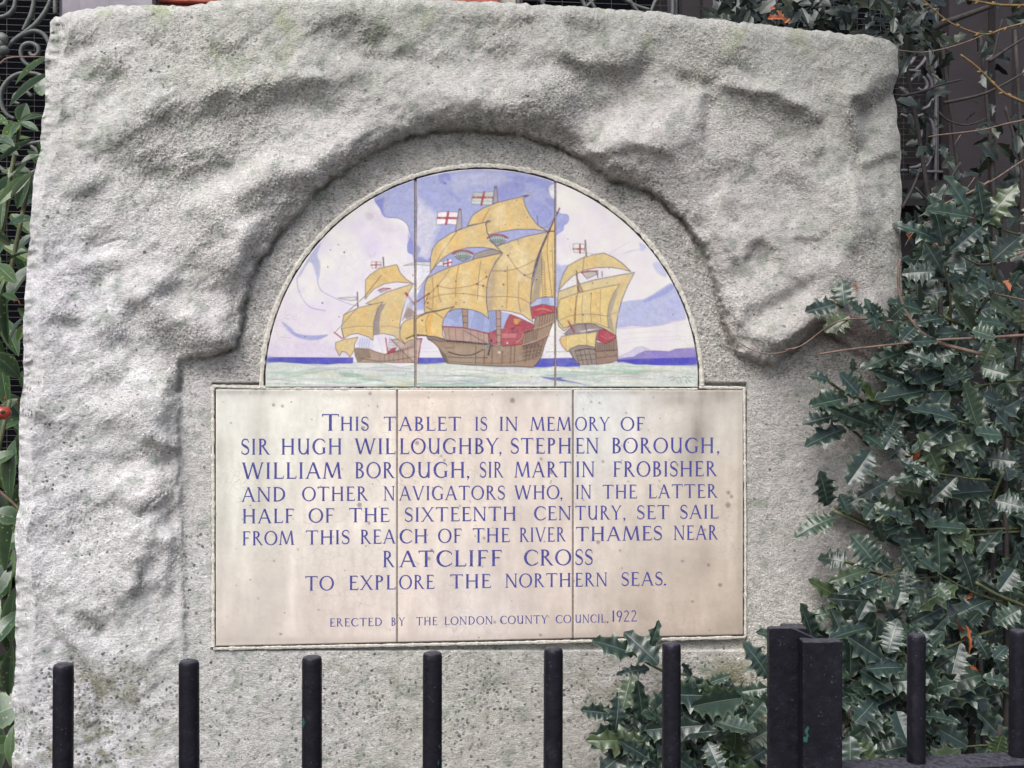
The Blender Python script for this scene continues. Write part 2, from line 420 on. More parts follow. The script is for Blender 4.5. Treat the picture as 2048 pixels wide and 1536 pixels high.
KY = np.fft.fftfreq(MH, MS)[:, None]*2*np.pi; KX = np.fft.rfftfreq(MW, MS)[None, :]*2*np.pi
lx, ly = 0.30, 0.954
Dop = 1j*(KX*lx+KY*ly)
eps = (2*np.pi/520.0)**2
HR = np.fft.irfft2(np.fft.rfft2(S)*np.conj(Dop)/(np.abs(Dop)**2+eps+0.05*(KX**2+KY**2)), s=(MH, MW))   # relief in px

w1x = spec_noise((MH, MW), 45, 51, beta=4)*6
w1y = spec_noise((MH, MW), 45, 53, beta=4)*6
HR = bilerp(HR, (GX+w1x-M0x)/MS, (GY+w1y-M0y)/MS)
# carved recess round the tablet
REC = [(372,2600),(372,1310),(368,1180),(364,1000),(358,900),(362,830),(362,745),(372,724),(420,712),(465,703),(478,690),(486,640),(500,575),(512,540),(530,512),
       (565,462),(610,412),(650,372),(700,335),(745,305),(800,283),(850,268),(905,262),(960,262),(1010,266),(1060,276),(1105,294),(1140,311),(1170,322),(1205,347),(1250,372),(1290,388),
       (1330,412),(1362,440),(1390,480),(1412,525),(1432,580),(1446,640),(1462,690),(1480,716),(1520,728),(1553,732),(1562,716),(1600,690),(1640,668),(1700,700),(1760,740),(1830,780),(1900,1400),(1900,2600)]
recp = smooth_pts(REC, 3)
ins = inside(GX, GY, recp); sd = seg_dist(GX, GY, recp, True); sd = np.where(ins, -sd, sd)
# how far the rock stands out of the recess floor (mm) and how round its lip is (px)
CPTS = [(60,100,28,30),(300,100,36,30),(600,60,36,30),(900,60,38,30),(1200,60,38,30),(1500,80,34,30),(1780,100,26,30),
        (600,330,40,24),(800,240,44,24),(960,210,46,24),(1080,240,42,24),(1250,300,34,20),(1370,400,34,26),(1450,520,30,40),(1500,650,40,26),(1560,690,44,12),
        (1700,600,30,30),(1700,300,30,30),(450,520,40,26),(430,640,34,20),(420,690,36,7),(330,760,24,26),(300,900,18,26),(250,1100,16,30),(340,1200,8,30),(200,1350,6,40),
        (100,700,20,30),(80,1100,12,30),(60,1400,8,40),(365,1330,2,20),(600,1400,0,20),(1000,1400,0,20),(1600,1400,0,20),(1650,900,0,20),(1750,800,4,20)]
W = np.zeros((MH, MW)); A = np.zeros((MH, MW)); LW = np.zeros((MH, MW))
for x, y, a, lw in CPTS:
    w = 1.0/((GX-x)**2+(GY-y)**2+400.0)**1.5
    W += w; A += w*a; LW += w*lw
A /= W; LW /= W
PXMM = 0.8
edge_j = spec_noise((MH, MW), 25, 21, beta=2.0)*2.2
sdj = sd+edge_j
sdp = np.maximum(sdj, 0)
shf = np.where(GY < 780, 0.36, 0.2)*np.clip(0.9+0.25*spec_noise((MH, MW), 40, 22, beta=3), 0.4, 1.3)
lip = np.where(sdj > 0, shf*(1-np.exp(-sdp/4.5))+(1-shf)*(1-np.exp(-sdp/(LW*1.25))), 0.0)
mm = A*lip - np.where(GY < 785, 13.0, 3.0)*np.exp(-((sdj-1.0)/np.where(GY < 785, 4.6, 2.6))**2)*np.clip(.75+.4*spec_noise((MH, MW), 50, 23, beta=3), .25, 1.25)
rel_mask = 0.04+0.96*np.clip((sdj+2)/26.0, 0, 1)
n_big = spec_noise((MH, MW), 70, 31, beta=3.8)
n_mid = spec_noise((MH, MW), 16, 32, beta=3.2, aniso=.8)
n_m2 = spec_noise((MH, MW), 7, 36, beta=3.0, aniso=.7)
n_fin = spec_noise((MH, MW), 3.4, 33, beta=2.2, aniso=.62, lo=4)
dgn = spec_noise((1400, 1400), 14, 39, beta=3.2)
ud = (GX*0.80-GY*0.60)/7.5; vd = (GX*0.60+GY*0.80)/2.6
n_dg = bilerp(dgn, np.mod(ud+1500, 1390), np.mod(vd+20, 1390))
n_fl = spec_noise((MH, MW), 300, 35, beta=2.5)
low = (GY > 1290)
mm = mm + HR*PXMM*rel_mask*1.25 + n_big*1.7*rel_mask + n_dg*0.75*rel_mask*np.clip((1500-GX)/500., .3, 1) + n_mid*np.where(sdj > 0, 0.42, 0.25) + n_m2*np.where(sdj > 0, 0.17, 0.24) - 1.1*np.exp(-np.abs(spec_noise((MH, MW), 55, 37, beta=3.4, aniso=.8))*9.0)*rel_mask*np.clip(spec_noise((MH, MW), 90, 38, beta=3), 0, 1.3)
rough = np.clip(0.55+0.12*n_fl-1.1*S, 0.35, 1.5)
band = np.exp(-((sdj-6)/26.0)**2)*(GY < 780)
rough = np.clip(rough+0.5*band+np.where((sdj < 0) & (GY < 760), 0.7, 0), 0.3, 1.5)
mm += n_fin*0.72*rough*np.where(GY > 1290, 0.75, 1.0)
mm -= 3.2*np.clip(-sdj/4.0, 0, 1)                    # floor of the recess a little below the tile faces
# fall below the inscription and at the right: gently uneven ground face
mm += np.where(ins, 1, 0)*n_big*0.5
# bed of the tablet: a shallow pocket so the tiles sit in the stone
tab = np.maximum.reduce([np.abs(GX-958.5)-535, np.abs(GY-1033)-268])
lun = np.where(GY < 790, np.hypot(GX-963.5, GY-771)-440, 1e3)
pocket = np.clip(-np.minimum(tab, lun)/3.0, 0, 1)
mm = mm*(1-pocket)+(-13.0)*pocket
# left edge: narrow return face turned away; right flank behind the crease
de = GX-fL(GY); 
crease_l = 30+6*np.sin(GY/90.0)+4*np.sin(GY/37.0)
mm -= 0.8*1.5*np.clip(crease_l-de, 0, 60)*(1+0.15*n_mid)
rc = np.interp(GY, [150,230,300,420,520,640,1400], [1745,1712,1722,1732,1742,1752,1800])
mm -= 0.8*0.40*np.clip(GX-rc, 0, 90)*np.clip((900-GY)/200.0, 0, 1)
mm += 3.0*np.exp(-((GX-(rc-14))/12.0)**2)*np.clip((460-GY)/60., 0, 1)*np.clip((GY-290)/30., 0, 1)
mm -= 7.0*np.exp(-(np.clip(fR(GY)-GX, 0, 99)/7.0))
dt_ = GY-fT(GX)
mm -= 14.0*np.exp(-np.clip(dt_, 0, 200)/7.0)
# small pits and nicks
pr = np.random.default_rng(77)
for k in range(420):
    x = pr.uniform(60, 1790); y = pr.uniform(20, 1500); r = pr.uniform(2.0, 4.5)
    i, j = int((x-M0x)/MS), int((y-M0y)/MS)
    if not (6 < i < MW-6 and 6 < j < MH-6) or pocket[j, i] > 0: continue
    sl = (slice(j-5, j+6), slice(i-5, i+6))
    mm[sl] -= pr.uniform(0.6, 2.2)*np.exp(-((GX[sl]-x)**2+(GY[sl]-y)**2*1.6)/(r*r))
# crack at the upper left corner
dcr = seg_dist(GX, GY, [(128,28),(128,48),(121,62),(113,68),(106,68)]); mm -= 3.5*np.exp(-(dcr/2.2)**2)
for cr_ in ([(283,1148),(284,1168),(268,1188)], [(190,495),(240,478)], [(330,985),(300,1008),(282,1032)], [(1640,645),(1600,672),(1572,700)], [(165,1228),(190,1244),(203,1265)]):
    d_ = seg_dist(GX, GY, cr_); mm -= 2.5*np.exp(-(d_/2.6)**2)

# colour of the stone: cool pale left, greenish grey top, greyer right with tree shade painted in, stains and lichen
tint = np.zeros((MH, MW, 4))
def zone(v, pts):
    Wt = np.zeros((MH, MW)); c = np.zeros((MH, MW, 3))
    for x, y, r_, g_, b_ in pts:
        w = 1.0/((GX-x)**2+(GY-y)**2+8000.0)**1.3
        Wt += w; c += w[..., None]*np.array([r_, g_, b_])
    return c/Wt[..., None]
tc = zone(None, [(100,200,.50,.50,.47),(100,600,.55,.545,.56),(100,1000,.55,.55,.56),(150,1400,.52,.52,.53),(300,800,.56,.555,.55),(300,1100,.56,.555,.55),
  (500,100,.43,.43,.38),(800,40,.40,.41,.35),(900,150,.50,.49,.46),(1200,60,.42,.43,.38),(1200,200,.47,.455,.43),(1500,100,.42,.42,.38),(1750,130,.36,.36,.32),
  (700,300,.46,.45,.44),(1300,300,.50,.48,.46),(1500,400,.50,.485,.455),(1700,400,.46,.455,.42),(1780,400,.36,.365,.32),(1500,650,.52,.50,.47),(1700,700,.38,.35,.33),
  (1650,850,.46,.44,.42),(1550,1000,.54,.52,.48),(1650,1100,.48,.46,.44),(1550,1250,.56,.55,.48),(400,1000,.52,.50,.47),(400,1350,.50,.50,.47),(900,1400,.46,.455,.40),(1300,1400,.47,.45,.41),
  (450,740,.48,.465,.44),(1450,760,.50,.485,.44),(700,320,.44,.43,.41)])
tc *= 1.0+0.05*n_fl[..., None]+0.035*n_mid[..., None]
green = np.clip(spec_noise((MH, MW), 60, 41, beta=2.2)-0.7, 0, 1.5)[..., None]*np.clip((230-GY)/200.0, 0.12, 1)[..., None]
tc = tc*(1-green*np.array([.16,.11,.26]))*np.array([1.0,.985,1.0])*1.46*(0.98-.20*np.clip((GX-700)/900.0, 0, 1)-.16*np.clip((260-GY)/220.0, 0, 1)*np.clip(GX/700., .3, 1))[..., None]  # darkening to the right paints in tree shade; top darker, weathered
edge_dark = np.exp(-(seg_dist(GX, GY, [(360,840),(368,1000),(372,1300)])/10.0)**2)*0.22  # darker line along the left edge of the recess
tc *= (1-edge_dark)[..., None]*np.ones(3)
blot = np.clip(spec_noise((MH, MW), 30, 45, beta=2.4)+0.2, 0, 1.6)*np.clip((GY-1295)/60.0, 0, 1)*np.clip(0.7+0.5*n_fl, .1, 1.4)
tc *= 1-(0.36*blot[..., None]*np.array([.95, .95, 1.15]))
blot2 = np.clip(spec_noise((MH, MW), 22, 46, beta=2.4)-0.6, 0, 1.6)
tc *= 1-(0.20*blot2[..., None]*np.array([1.1, .9, 1.1]))
overhang_shade = np.exp(-((GX-1690)/70.0)**2-((GY-662)/26.0)**2)*0.35  # purplish shade under the right overhang, painted into the colour
tc *= 1-overhang_shade[..., None]*np.array([.9,1.15,1.1])
lich = np.clip((GY-1285)/120.0, 0, 1)*0.82*np.clip(0.75+0.55*n_fl+0.35*spec_noise((MH, MW), 50, 43, beta=2.5), 0.1, 1.5)
lich += 0.45*np.exp(-((GX-90)/90.0)**2-((GY-900)/110.0)**2)*np.clip(0.5+0.6*n_big, 0, 1)
lich += 0.5*np.exp(-((GX-110)/70.0)**2-((GY-1080)/90.0)**2)*np.clip(0.5+0.6*n_big, 0, 1)
lich += 0.5*np.exp(-((GX-200)/80.0)**2-((GY-1420)/90.0)**2)
for x, y, rx, ry, a in ((900,1350,70,60,.8),(700,1430,90,50,.4),(1240,1470,60,60,.6),(385,1140,16,60,.4),(60,70,20,20,.2),(330,155,26,18,.55),(365,38,24,16,.45),(480,75,26,14,.4),(560,78,16,6,.5),(205,100,20,12,.35),(280,120,16,10,.3),(120,60,12,20,.4)):
    lich += a*np.exp(-((GX-x)/rx)**2-((GY-y)/ry)**2)
lich *= np.clip(0.75+0.55*spec_noise((MH, MW), 18, 44, beta=2.6), 0.0, 1.8)
lich += 0.05
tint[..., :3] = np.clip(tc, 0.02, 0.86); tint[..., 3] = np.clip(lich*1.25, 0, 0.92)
rgh = np.clip(rough*0.62+0.10*n_big, 0.34, 1.0)  # also weights the painted pit shading, strongest on down-facing facets

def build_stone():
    ns, nt_ = 880, 690
    s = np.linspace(0, 1, ns)
    t = np.concatenate([np.linspace(0, 1, nt_), 1+np.linspace(0, 1, 41)[1:]])
    topx = fL(np.array([60.0]))[0]+(fR(np.array([60.0]))[0]-fL(np.array([60.0]))[0])*s
    ty = fT(topx)
    PY = np.where(t[:, None] <= 1, ty[None, :]+(1560-ty[None, :])*t[:, None], 1560+(2462-1560)*(t[:, None]-1))
    l = fL(np.maximum(PY, 60)); r = fR(np.maximum(PY, 60))
    PX = l+(r-l)*s[None, :]
    h = bilerp(mm, (PX-M0x)/MS, (PY-M0y)/MS)
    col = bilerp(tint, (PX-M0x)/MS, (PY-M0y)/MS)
    rg = bilerp(rgh, (PX-M0x)/MS, (PY-M0y)/MS)
    hb = bilerp(mm, (PX-M0x)/MS, np.full_like(PX, (1560-M0y)/MS))
    below = PY > 1560
    h = np.where(below, hb*np.clip(1-(PY-1560)/400, 0, 1)+4*np.sin(PX/70.0)*np.sin(PY/90.0)*np.clip((PY-1560)/200, 0, 1), h)
    P = at_np(PX, PY, -h*0.001)
    # sides, top and back: rings that run back from the rim
    rim = np.concatenate([np.stack([np.arange(P.shape[0])[::-1], np.zeros(P.shape[0], int)], 1),
                          np.stack([np.zeros(ns-1, int), np.arange(1, ns)], 1),
                          np.stack([np.arange(1, P.shape[0]), np.full(P.shape[0]-1, ns-1)], 1)])
    me, used = grid_mesh('memorial_stone', P, MAT_STONE)
    base = P.shape[0]*P.shape[1]
    ring = P[rim[:, 0], rim[:, 1]]
    cen = np.array([0.0, 0.2, 0.7])
    rings = [ring]
    jn = spec_noise((8, len(ring)), 60, 55, beta=2.2)
    for k, (dy, inn) in enumerate([(0.012, 0.002), (0.04, 0.004), (0.11, 0.010), (0.2, 0.02), (0.32, 0.04), (0.42, 0.08)]):
        q = ring.copy(); q[:, 1] = ring[:, 1]+dy+0.002*jn[k]
        side = ring-cen; side[:, 1] = 0
        side /= np.linalg.norm(side, axis=1)[:, None]+1e-9
        q -= side*(inn+0.003*jn[k][:, None]*min(1, k/2.0))
        q[:, 2] = np.maximum(q[:, 2], ring[:, 2]*0)
        rings.append(q)
    back = rings[-1].copy(); back[:, 1] = 0.46
    back[:, 0] *= 0.9; back[:, 2] *= 0.95
    rings.append(back)
    Q = np.stack(rings, 0)
    me2, _ = grid_mesh('stone_flank', Q, MAT_STONE)
    c2 = np.tile(np.array([0.58, 0.58, 0.55, 0.25]), (Q.shape[0]*Q.shape[1], 1))
    # join both into one mesh
    v1 = np.empty(len(me.vertices)*3, np.float32); me.vertices.foreach_get('co', v1)
    f1 = np.empty(len(me.loops), np.int32); me.loops.foreach_get('vertex_index', f1)
    v2 = np.empty(len(me2.vertices)*3, np.float32); me2.vertices.foreach_get('co', v2)
    f2 = np.empty(len(me2.loops), np.int32); me2.loops.foreach_get('vertex_index', f2)
    f2 = f2.reshape(-1, 4)+len(me.vertices)
    n3 = len(me.vertices)+len(me2.vertices)
    backloop = [len(me.vertices)+(Q.shape[0]-1)*Q.shape[1]+i for i in range(0, Q.shape[1], 1)]
    V = np.concatenate([v1, v2]); FF = np.concatenate([f1.reshape(-1, 4), f2]).astype(np.int32)
    m3 = bpy.data.meshes.new('memorial_stone')
    m3.vertices.add(n3); m3.vertices.foreach_set('co', V)
    loops = np.concatenate([FF.ravel(), np.array(backloop, np.int32)])
    m3.loops.add(len(loops)); m3.loops.foreach_set('vertex_index', loops)
    m3.polygons.add(len(FF)+1)
    m3.polygons.foreach_set('loop_start', np.concatenate([np.arange(len(FF))*4, [len(FF)*4]]).astype(np.int32))
    m3.polygons.foreach_set('use_smooth', np.ones(len(FF)+1, bool))
    m3.update(calc_edges=True)
    m3.materials.append(MAT_STONE)
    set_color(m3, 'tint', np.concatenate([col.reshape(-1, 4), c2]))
    rr = np.concatenate([rg.ravel(), np.full(len(c2), .5)]); set_color(m3, 'rough', np.stack([rr, rr, rr, np.ones_like(rr)], -1))
    bpy.data.meshes.remove(me); bpy.data.meshes.remove(me2)
    o = link('memorial_stone', m3)
    return tag(o, 'large rough-hewn pale grey memorial stone with painted ceramic tablet set in its face', 'memorial')
stone = build_stone()
# ------------------------------------------------------------------ painting on the lunette tiles
CS = 1.25
cx0, cy0 = 525, 332
CWn, CHn = int(878/CS)+1, int(446/CS)+2
cxx = cx0+np.arange(CWn)*CS; cyy = cy0+np.arange(CHn)*CS
QX, QY = np.meshgrid(cxx, cyy)
canvas = np.zeros((CHn, CWn, 3)); canvas[:] = (229, 222, 225)
wn1 = spec_noise((CHn, CWn), 26, 61, beta=2.0); wn2 = spec_noise((CHn, CWn), 9, 62, beta=1.8); wn3 = spec_noise((CHn, CWn), 60, 63, beta=2.4)
def Z1(p): return [(500+x/3.2, 310+y/3.2) for x, y in p]
def Z2(p): return [(820+x/4.518, 310+y/4.518) for x, y in p]
def Z3(p): return [(820+x/5.297, 500+y/5.297) for x, y in p]
def Z4(p): return [(1080+x/4.267, 430+y/4.267) for x, y in p]
def _win(P, m):
    i0 = max(0, int((P[:, 0].min()-m-cx0)/CS)); i1 = min(CWn, int((P[:, 0].max()+m-cx0)/CS)+2)
    j0 = max(0, int((P[:, 1].min()-m-cy0)/CS)); j1 = min(CHn, int((P[:, 1].max()+m-cy0)/CS)+2)
    return i0, i1, j0, j1
def fill(pts, col, a=1.0, soft=1.0, sm=0, wash=0.10, edge=None, ew=1.0, ea=0.7):
    P = smooth_pts(pts, sm, True) if sm else np.array(pts, float)
    i0, i1, j0, j1 = _win(P, soft*2+2)
    if i1 <= i0 or j1 <= j0: return
    x = QX[j0:j1, i0:i1]; y = QY[j0:j1, i0:i1]
    d = seg_dist(x, y, P, True); d = np.where(inside(x, y, P), d, -d)
    m = np.clip(0.5+d/soft, 0, 1)*a
    m = m*(1+wash*wn1[j0:j1, i0:i1]*0.6)
    m = np.clip(m, 0, 1)[..., None]
    c = np.array(col, float)*(1+0.022*wn2[j0:j1, i0:i1]+0.012*wn1[j0:j1, i0:i1])[..., None]
    canvas[j0:j1, i0:i1] = canvas[j0:j1, i0:i1]*(1-m)+c*m
    if edge: line(np.vstack([P, P[:1]]), edge, ew, ea)
def line(pts, col, w=1.2, a=0.8, sm=0):
    P = smooth_pts(pts, sm) if sm else np.array(pts, float)
    w = w*1.12; a = min(1, a*1.25)
    i0, i1, j0, j1 = _win(P, w+2)
    if i1 <= i0 or j1 <= j0: return
    x = QX[j0:j1, i0:i1]; y = QY[j0:j1, i0:i1]
    d = seg_dist(x, y, P)
    m = (np.clip((w*0.5+0.62-d)/1.1, 0, 1)*a*np.clip(0.9+0.18*wn2[j0:j1, i0:i1], 0, 1))[..., None]
    canvas[j0:j1, i0:i1] = canvas[j0:j1, i0:i1]*(1-m)+np.array(col, float)*m
def dot(x, y, r, col=(60, 60, 75), a=0.8): fill([(x+r*math.cos(t), y+r*math.sin(t)) for t in np.linspace(0, 6.283, 9)[:-1]], col, a, 1.0)
INK = (84, 74, 96); BRN = (98, 70, 62); RED = (178, 52, 70); BLU = (110, 115, 190)
OCH = (225, 195, 128); OCH2 = (230, 184, 104); CRM = (232, 208, 150); SKY = (154, 161, 217); PALE = (176, 184, 222)

def paint():
    canvas[..., 0] += -3*wn3; canvas[..., 1] += -5*wn3; canvas[..., 2] += 1.5*wn3
    # pinkish low sky on the left, cream on the right
    m = np.clip((QY-560)/150, 0, 1)[..., None]*np.clip((760-QX)/150, 0, 1)[..., None]*0.6
    canvas[:] = canvas*(1-m)+np.array((223, 207, 220))*m
    m = np.clip((QX-1110)/40, 0, 1)[..., None]*0.5; canvas[:] = canvas*(1-m)+np.array((226, 218, 214))*m
    # centre sky
    fill(Z2([(50,200),(600,120),(1000,150),(1315,240),(1315,1400),(60,1400)]), SKY, 0.92, 6)
    fill(Z2([(55,420),(160,470),(250,560),(260,640),(210,760),(180,920),(55,880)]), (208,204,222), 0.9, 14, 4)
    fill(Z2([(400,180),(640,150),(860,170),(800,260),(560,280),(420,330),(380,260)]), (188,190,222), 0.7, 12, 4)
    fill(Z2([(55,960),(110,990),(170,980),(190,1060),(150,1100),(100,1190),(55,1260)]), (232,230,232), 0.95, 2, 4)
    fill(Z2([(55,940),(100,920),(150,950),(190,930),(180,980),(110,990),(60,980)]), (130,138,210), 0.7, 3, 4)
    fill(Z2([(60,820),(95,850),(75,900),(55,960)]), (130,138,210), 0.7, 3, 4)
    fill(Z2([(262,180),(350,165),(360,230),(300,215),(330,270),(270,245)]), (126,134,214), 0.75, 3, 4)
    fill(Z2([(330,310),(430,370),(450,430),(390,380),(340,350)]), (136,143,214), 0.6, 4, 4)
    fill(Z2([(780,300),(900,240),(1010,250),(1040,310),(960,370),(820,410)]), (134,140,212), 0.7, 7, 4)
    fill(Z2([(880,190),(1100,200),(1300,250),(1260,330),(1180,290),(1100,260),(960,230)]), (140,146,214), 0.7, 5, 4)
    fill(Z2([(1260,280),(1311,265),(1311,395),(1270,380),(1252,320)]), (225,220,225), 0.9, 2, 4, edge=BLU, ea=.5)
    fill(Z2([(1080,420),(1210,440),(1290,520),(1230,640),(1160,600),(1100,520)]), (142,149,218), 0.6, 9, 4)
    fill(Z2([(1230,390),(1310,405),(1300,470),(1240,440)]), (130,140,214), 0.6, 4, 4)
    # left tile
    fill(Z1([(800,292),(830,255),(1052,160),(1056,700),(1045,640),(1012,622),(1010,570),(1030,530),(1020,490),(1003,440),(950,405),(862,395),(832,340)]), (158,164,215), 0.92, 2.2, 3, edge=(100,108,200), ew=1.3, ea=.6)
    fill(Z1([(800,292),(862,270),(850,350),(872,398),(832,340)]), (110,118,210), 0.7, 3)
    fill(Z1([(1012,500),(1045,560),(1050,640),(1012,622)]), (120,128,212), 0.6, 3)
    fill(Z1([(300,790),(380,650),(455,560),(430,640),(450,700),(436,800),(400,700),(372,690),(330,760)]), (165,170,218), 0.8, 3, 3)
    fill(Z1([(760,330),(860,420),(980,460),(900,520),(790,440)]), (216,203,218), 0.6, 12, 3)
    fill(Z1([(740,370),(790,380),(780,415),(745,410)]), (196,180,190), 0.6, 6, 3)
    fill(Z1([(520,600),(640,560),(700,640),(620,700),(540,680)]), (232,226,226), 0.5, 14, 3)
    line(Z1([(430,790),(450,860),(520,905),(640,955),(700,965)]), (150,150,205), 1.3, .7, 5)
    line(Z1([(300,790),(310,860),(350,940),(400,980),(480,996)]), (150,145,200), 1.3, .7, 5)
    fill(Z1([(200,1065),(255,1100),(300,1142),(400,1155),(500,1150),(440,1182),(370,1185),(300,1165),(250,1130)]), (140,148,214), 0.75, 2.5, 4)
    line(Z1([(195,1165),(260,1170)]), (160,160,215), 1.2, .6)
    fill(Z1([(120,1200),(500,1190),(640,1260),(640,1300),(110,1300)]), (214,200,224), 0.6, 12)
    # right tile clouds
    fill(Z4([(134,0),(134,160),(165,150),(195,130),(205,90),(240,60),(245,15),(225,-5),(180,-10),(150,-30)]), (150,158,217), 0.92, 1.5, 4, edge=BLU, ea=.5)
    fill(Z4([(134,430),(180,430),(230,425),(245,440),(215,480),(190,560),(165,640),(134,660)]), (165,172,220), 0.8, 3, 3)
    fill(Z4([(690,750),(760,735),(880,725),(960,685),(1040,630),(1110,585),(1160,610),(1210,730),(1245,885),(1130,905),(1040,935),(900,950),(780,945),(655,962)]), (170,176,222), 0.85, 3, 0, edge=(130,135,200), ea=.4)
    fill(Z4([(880,730),(1010,660),(1120,590),(1150,620),(1050,690),(960,720),(900,745)]), (140,148,214), 0.7, 4, 3)
    fill(Z4([(1000,790),(1180,780),(1220,840),(1080,850)]), (180,178,224), 0.6, 8, 3)
    fill(Z4([(845,235),(905,265),(880,310),(830,300),(700,335),(780,300),(850,290)]), (178,182,220), 0.7, 3, 3)
    fill(Z4([(960,415),(1020,405),(1075,480),(1070,530),(1000,490)]), (178,180,220), 0.7, 4, 3)
    line(Z4([(560,360),(640,300),(760,230)]), (190,180,195), 1, .6, 4)
    line(Z4([(660,970),(900,955),(1040,940),(1240,890)]), (180,160,200), 1.2, .5, 3)
    for yy in (1000, 1045, 1075): line(Z4([(700,yy+20),(900,yy),(1250,yy-10)]), (205,200,222), 1.4, .5, 4)
    # hills, deep sea band
    fill(Z4([(660,1212),(745,1180),(820,1130),(880,1122),(940,1150),(900,1200),(660,1225)]), (196,190,222), 0.85, 1.5, edge=(150,140,190), ea=.4)
    fill(Z4([(660,1228),(800,1212),(840,1186),(900,1160),(980,1158),(1100,1165),(1160,1143),(1340,1132),(1342,1225)]), (136,118,200), 0.92, 1.2, edge=(90,80,160), ea=.5)
    fill(Z4([(660,1232),(1345,1214),(1345,1282),(1000,1284),(760,1276),(660,1270)]), (70,66,200), 0.95, 1.3)
    fill(Z1([(100,1294),(660,1297),(660,1335),(560,1342),(100,1329)]), (72,72,198), 0.95, 1.2)
    line(Z1([(100,1296),(660,1298)]), (50,48,150), 1, .5)
    fill(Z3([(70,1140),(400,1140),(400,1225),(70,1205)]), (74,76,200), 0.92, 1.5)
    fill(Z3([(1300,1150),(1800,1140),(1800,1235),(1300,1245)]), (76,78,200), 0.92, 1.5)
    for yy, c in ((1040,(200,198,224)), (1080,(196,196,224))): line(Z3([(90,yy),(290,yy-4)]), c, 1.5, .6)
    line(Z3([(1440,1080),(1700,1075)]), (150,150,200), 1.2, .6)
    # pale green sea
    crest = [(525,726),(560,724),(600,727),(640,731),(676,727),(700,727),(732,722),(764,727),(800,735),(835,729),(870,727),(912,723),(935,731),(965,731),(1005,736),(1018,725),(1045,733),(1075,738),(1110,732),(1150,736),(1185,730),(1220,726),(1245,724),(1270,729),(1330,731),(1400,732),(1400,790),(525,790)]
    fill(crest, (206,214,203), 1.0, 1.2, edge=(140,150,150), ew=1.0, ea=.5)
    g = np.random.default_rng(9)
    cols = [(150,188,166),(164,198,180),(228,230,222),(205,192,212),(214,208,172),(160,190,172),(226,222,214),(190,206,190)]
    for k in range(95):
        x = g.uniform(530, 1400); y = g.uniform(733, 775); L = g.uniform(20, 75); c = cols[g.integers(len(cols))]
        h = g.uniform(1.2, 3.8); s_ = g.uniform(-6, 6)
        fill([(x-L, y+s_),(x-L/3, y-h),(x+L/3, y-h*0.6),(x+L, y-s_),(x+L/3, y+h*0.8),(x-L/3, y+h*0.4)], c, g.uniform(.45, .9), 1.8, 3)
    for k in range(26):
        x = g.uniform(540, 1380); y = g.uniform(736, 772); L = g.uniform(20, 60)
        line([(x-L, y+g.uniform(-4, 4)), (x, y-g.uniform(0, 4)), (x+L, y+g.uniform(-2, 5))], [(130,150,150),(170,150,120),(150,140,180)][g.integers(3)], .9, .45, 5)
    fill(Z3([(1380,1342),(1500,1350),(1640,1348),(1600,1365),(1800,1410),(1900,1440),(1700,1400),(1500,1378)]), (86,100,180), 0.85, 1.5, 2)
    fill(Z1([(570,1390),(700,1400),(720,1420),(600,1418)]), (140,180,160), 0.7, 2, 3)
    line(Z1([(105,1445),(250,1425),(400,1390),(560,1370)]), (170,160,140), 1, .5, 4)

    # ---- left ship
    fill(Z1([(668,1238),(745,1232),(800,1258),(862,1276),(950,1250),(1000,1208),(1056,1190),(1056,1330),(690,1326),(672,1280)]), (178,146,124), 1, 1, edge=BRN)
    fill(Z1([(670,1236),(760,1236),(775,1300),(740,1300),(700,1326),(680,1300)]), (146,122,104), .9, 1.5)
    fill(Z3([(-200,950),(-40,930),(125,940),(95,1090),(80,1200),(60,1210)]), (196,166,150), .9, 1, edge=BRN)
    line(Z3([(60,945),(128,940)]), RED, 2, .8); line(Z3([(118,950),(85,1190)]), RED, 1.6, .7)
    for k in range(7): line(Z1([(830+30*k,1280-8*k),(830+30*k,1320)]), BRN, .9, .5)
    line(Z1([(700,1300),(860,1320),(1056,1290)]), BRN, 1.1, .6, 4); line(Z1([(870,1275),(960,1255),(1056,1222)]), BRN, 1.1, .6)
    for k in range(12): line(Z1([(930+11*k,1252-4*k),(932+11*k,1285-5*k)]), BRN, .8, .5)
    line(Z1([(820,1165),(855,1275)]), (190,180,200), 1, .5)
    for k in range(6): line(Z1([(895+9*k,1165+9*k),(880+7*k,1265)]), INK, .8, .45); 
    for k in range(5): line(Z1([(890,1180+18*k),(950+4*k,1185+18*k)]), INK, .7, .35)
    fill(Z1([(700,1170),(770,1160),(800,1230),(780,1240),(700,1235),(672,1210)]), (208,206,224), .9, 1.2)
    for k in range(5): line(Z1([(705+16*k,1175),(700+14*k,1232)]), BLU, .8, .5)
    line(Z1([(868,1170),(882,1268)]), RED, 1.8, .8); fill(Z1([(905,1238),(942,1228),(925,1262),(868,1275)]), RED, .9, 1)
    fill(Z1([(600,1182),(690,1166),(668,1210),(668,1250),(640,1292),(612,1262),(588,1258),(572,1286),(548,1240),(548,1200)]), OCH, 1, 1, edge=INK)
    fill(Z1([(740,952),(870,878),(1048,822),(1008,895),(975,1000),(958,1090),(965,1150),(992,1212),(915,1155),(850,1142),(790,1152),(786,1080),(820,962)]), (222,192,128), 1, 1, edge=INK)
    fill(Z1([(822,960),(868,950),(838,1010),(828,1080),(832,1140),(790,1150),(786,1080),(800,1010)]), (150,136,138), .85, 1.5)
    fill(Z1([(900,960),(960,940),(940,1090),(890,1100)]), OCH2, .5, 8)
    fill(Z1([(600,1022),(700,975),(852,940),(818,980),(792,1070),(788,1188),(760,1165),(690,1142),(640,1150),(600,1176),(585,1110)]), (224,190,118), 1, 1, edge=INK)
    fill(Z1([(700,990),(760,975),(740,1120),(700,1130)]), OCH2, .5, 8)
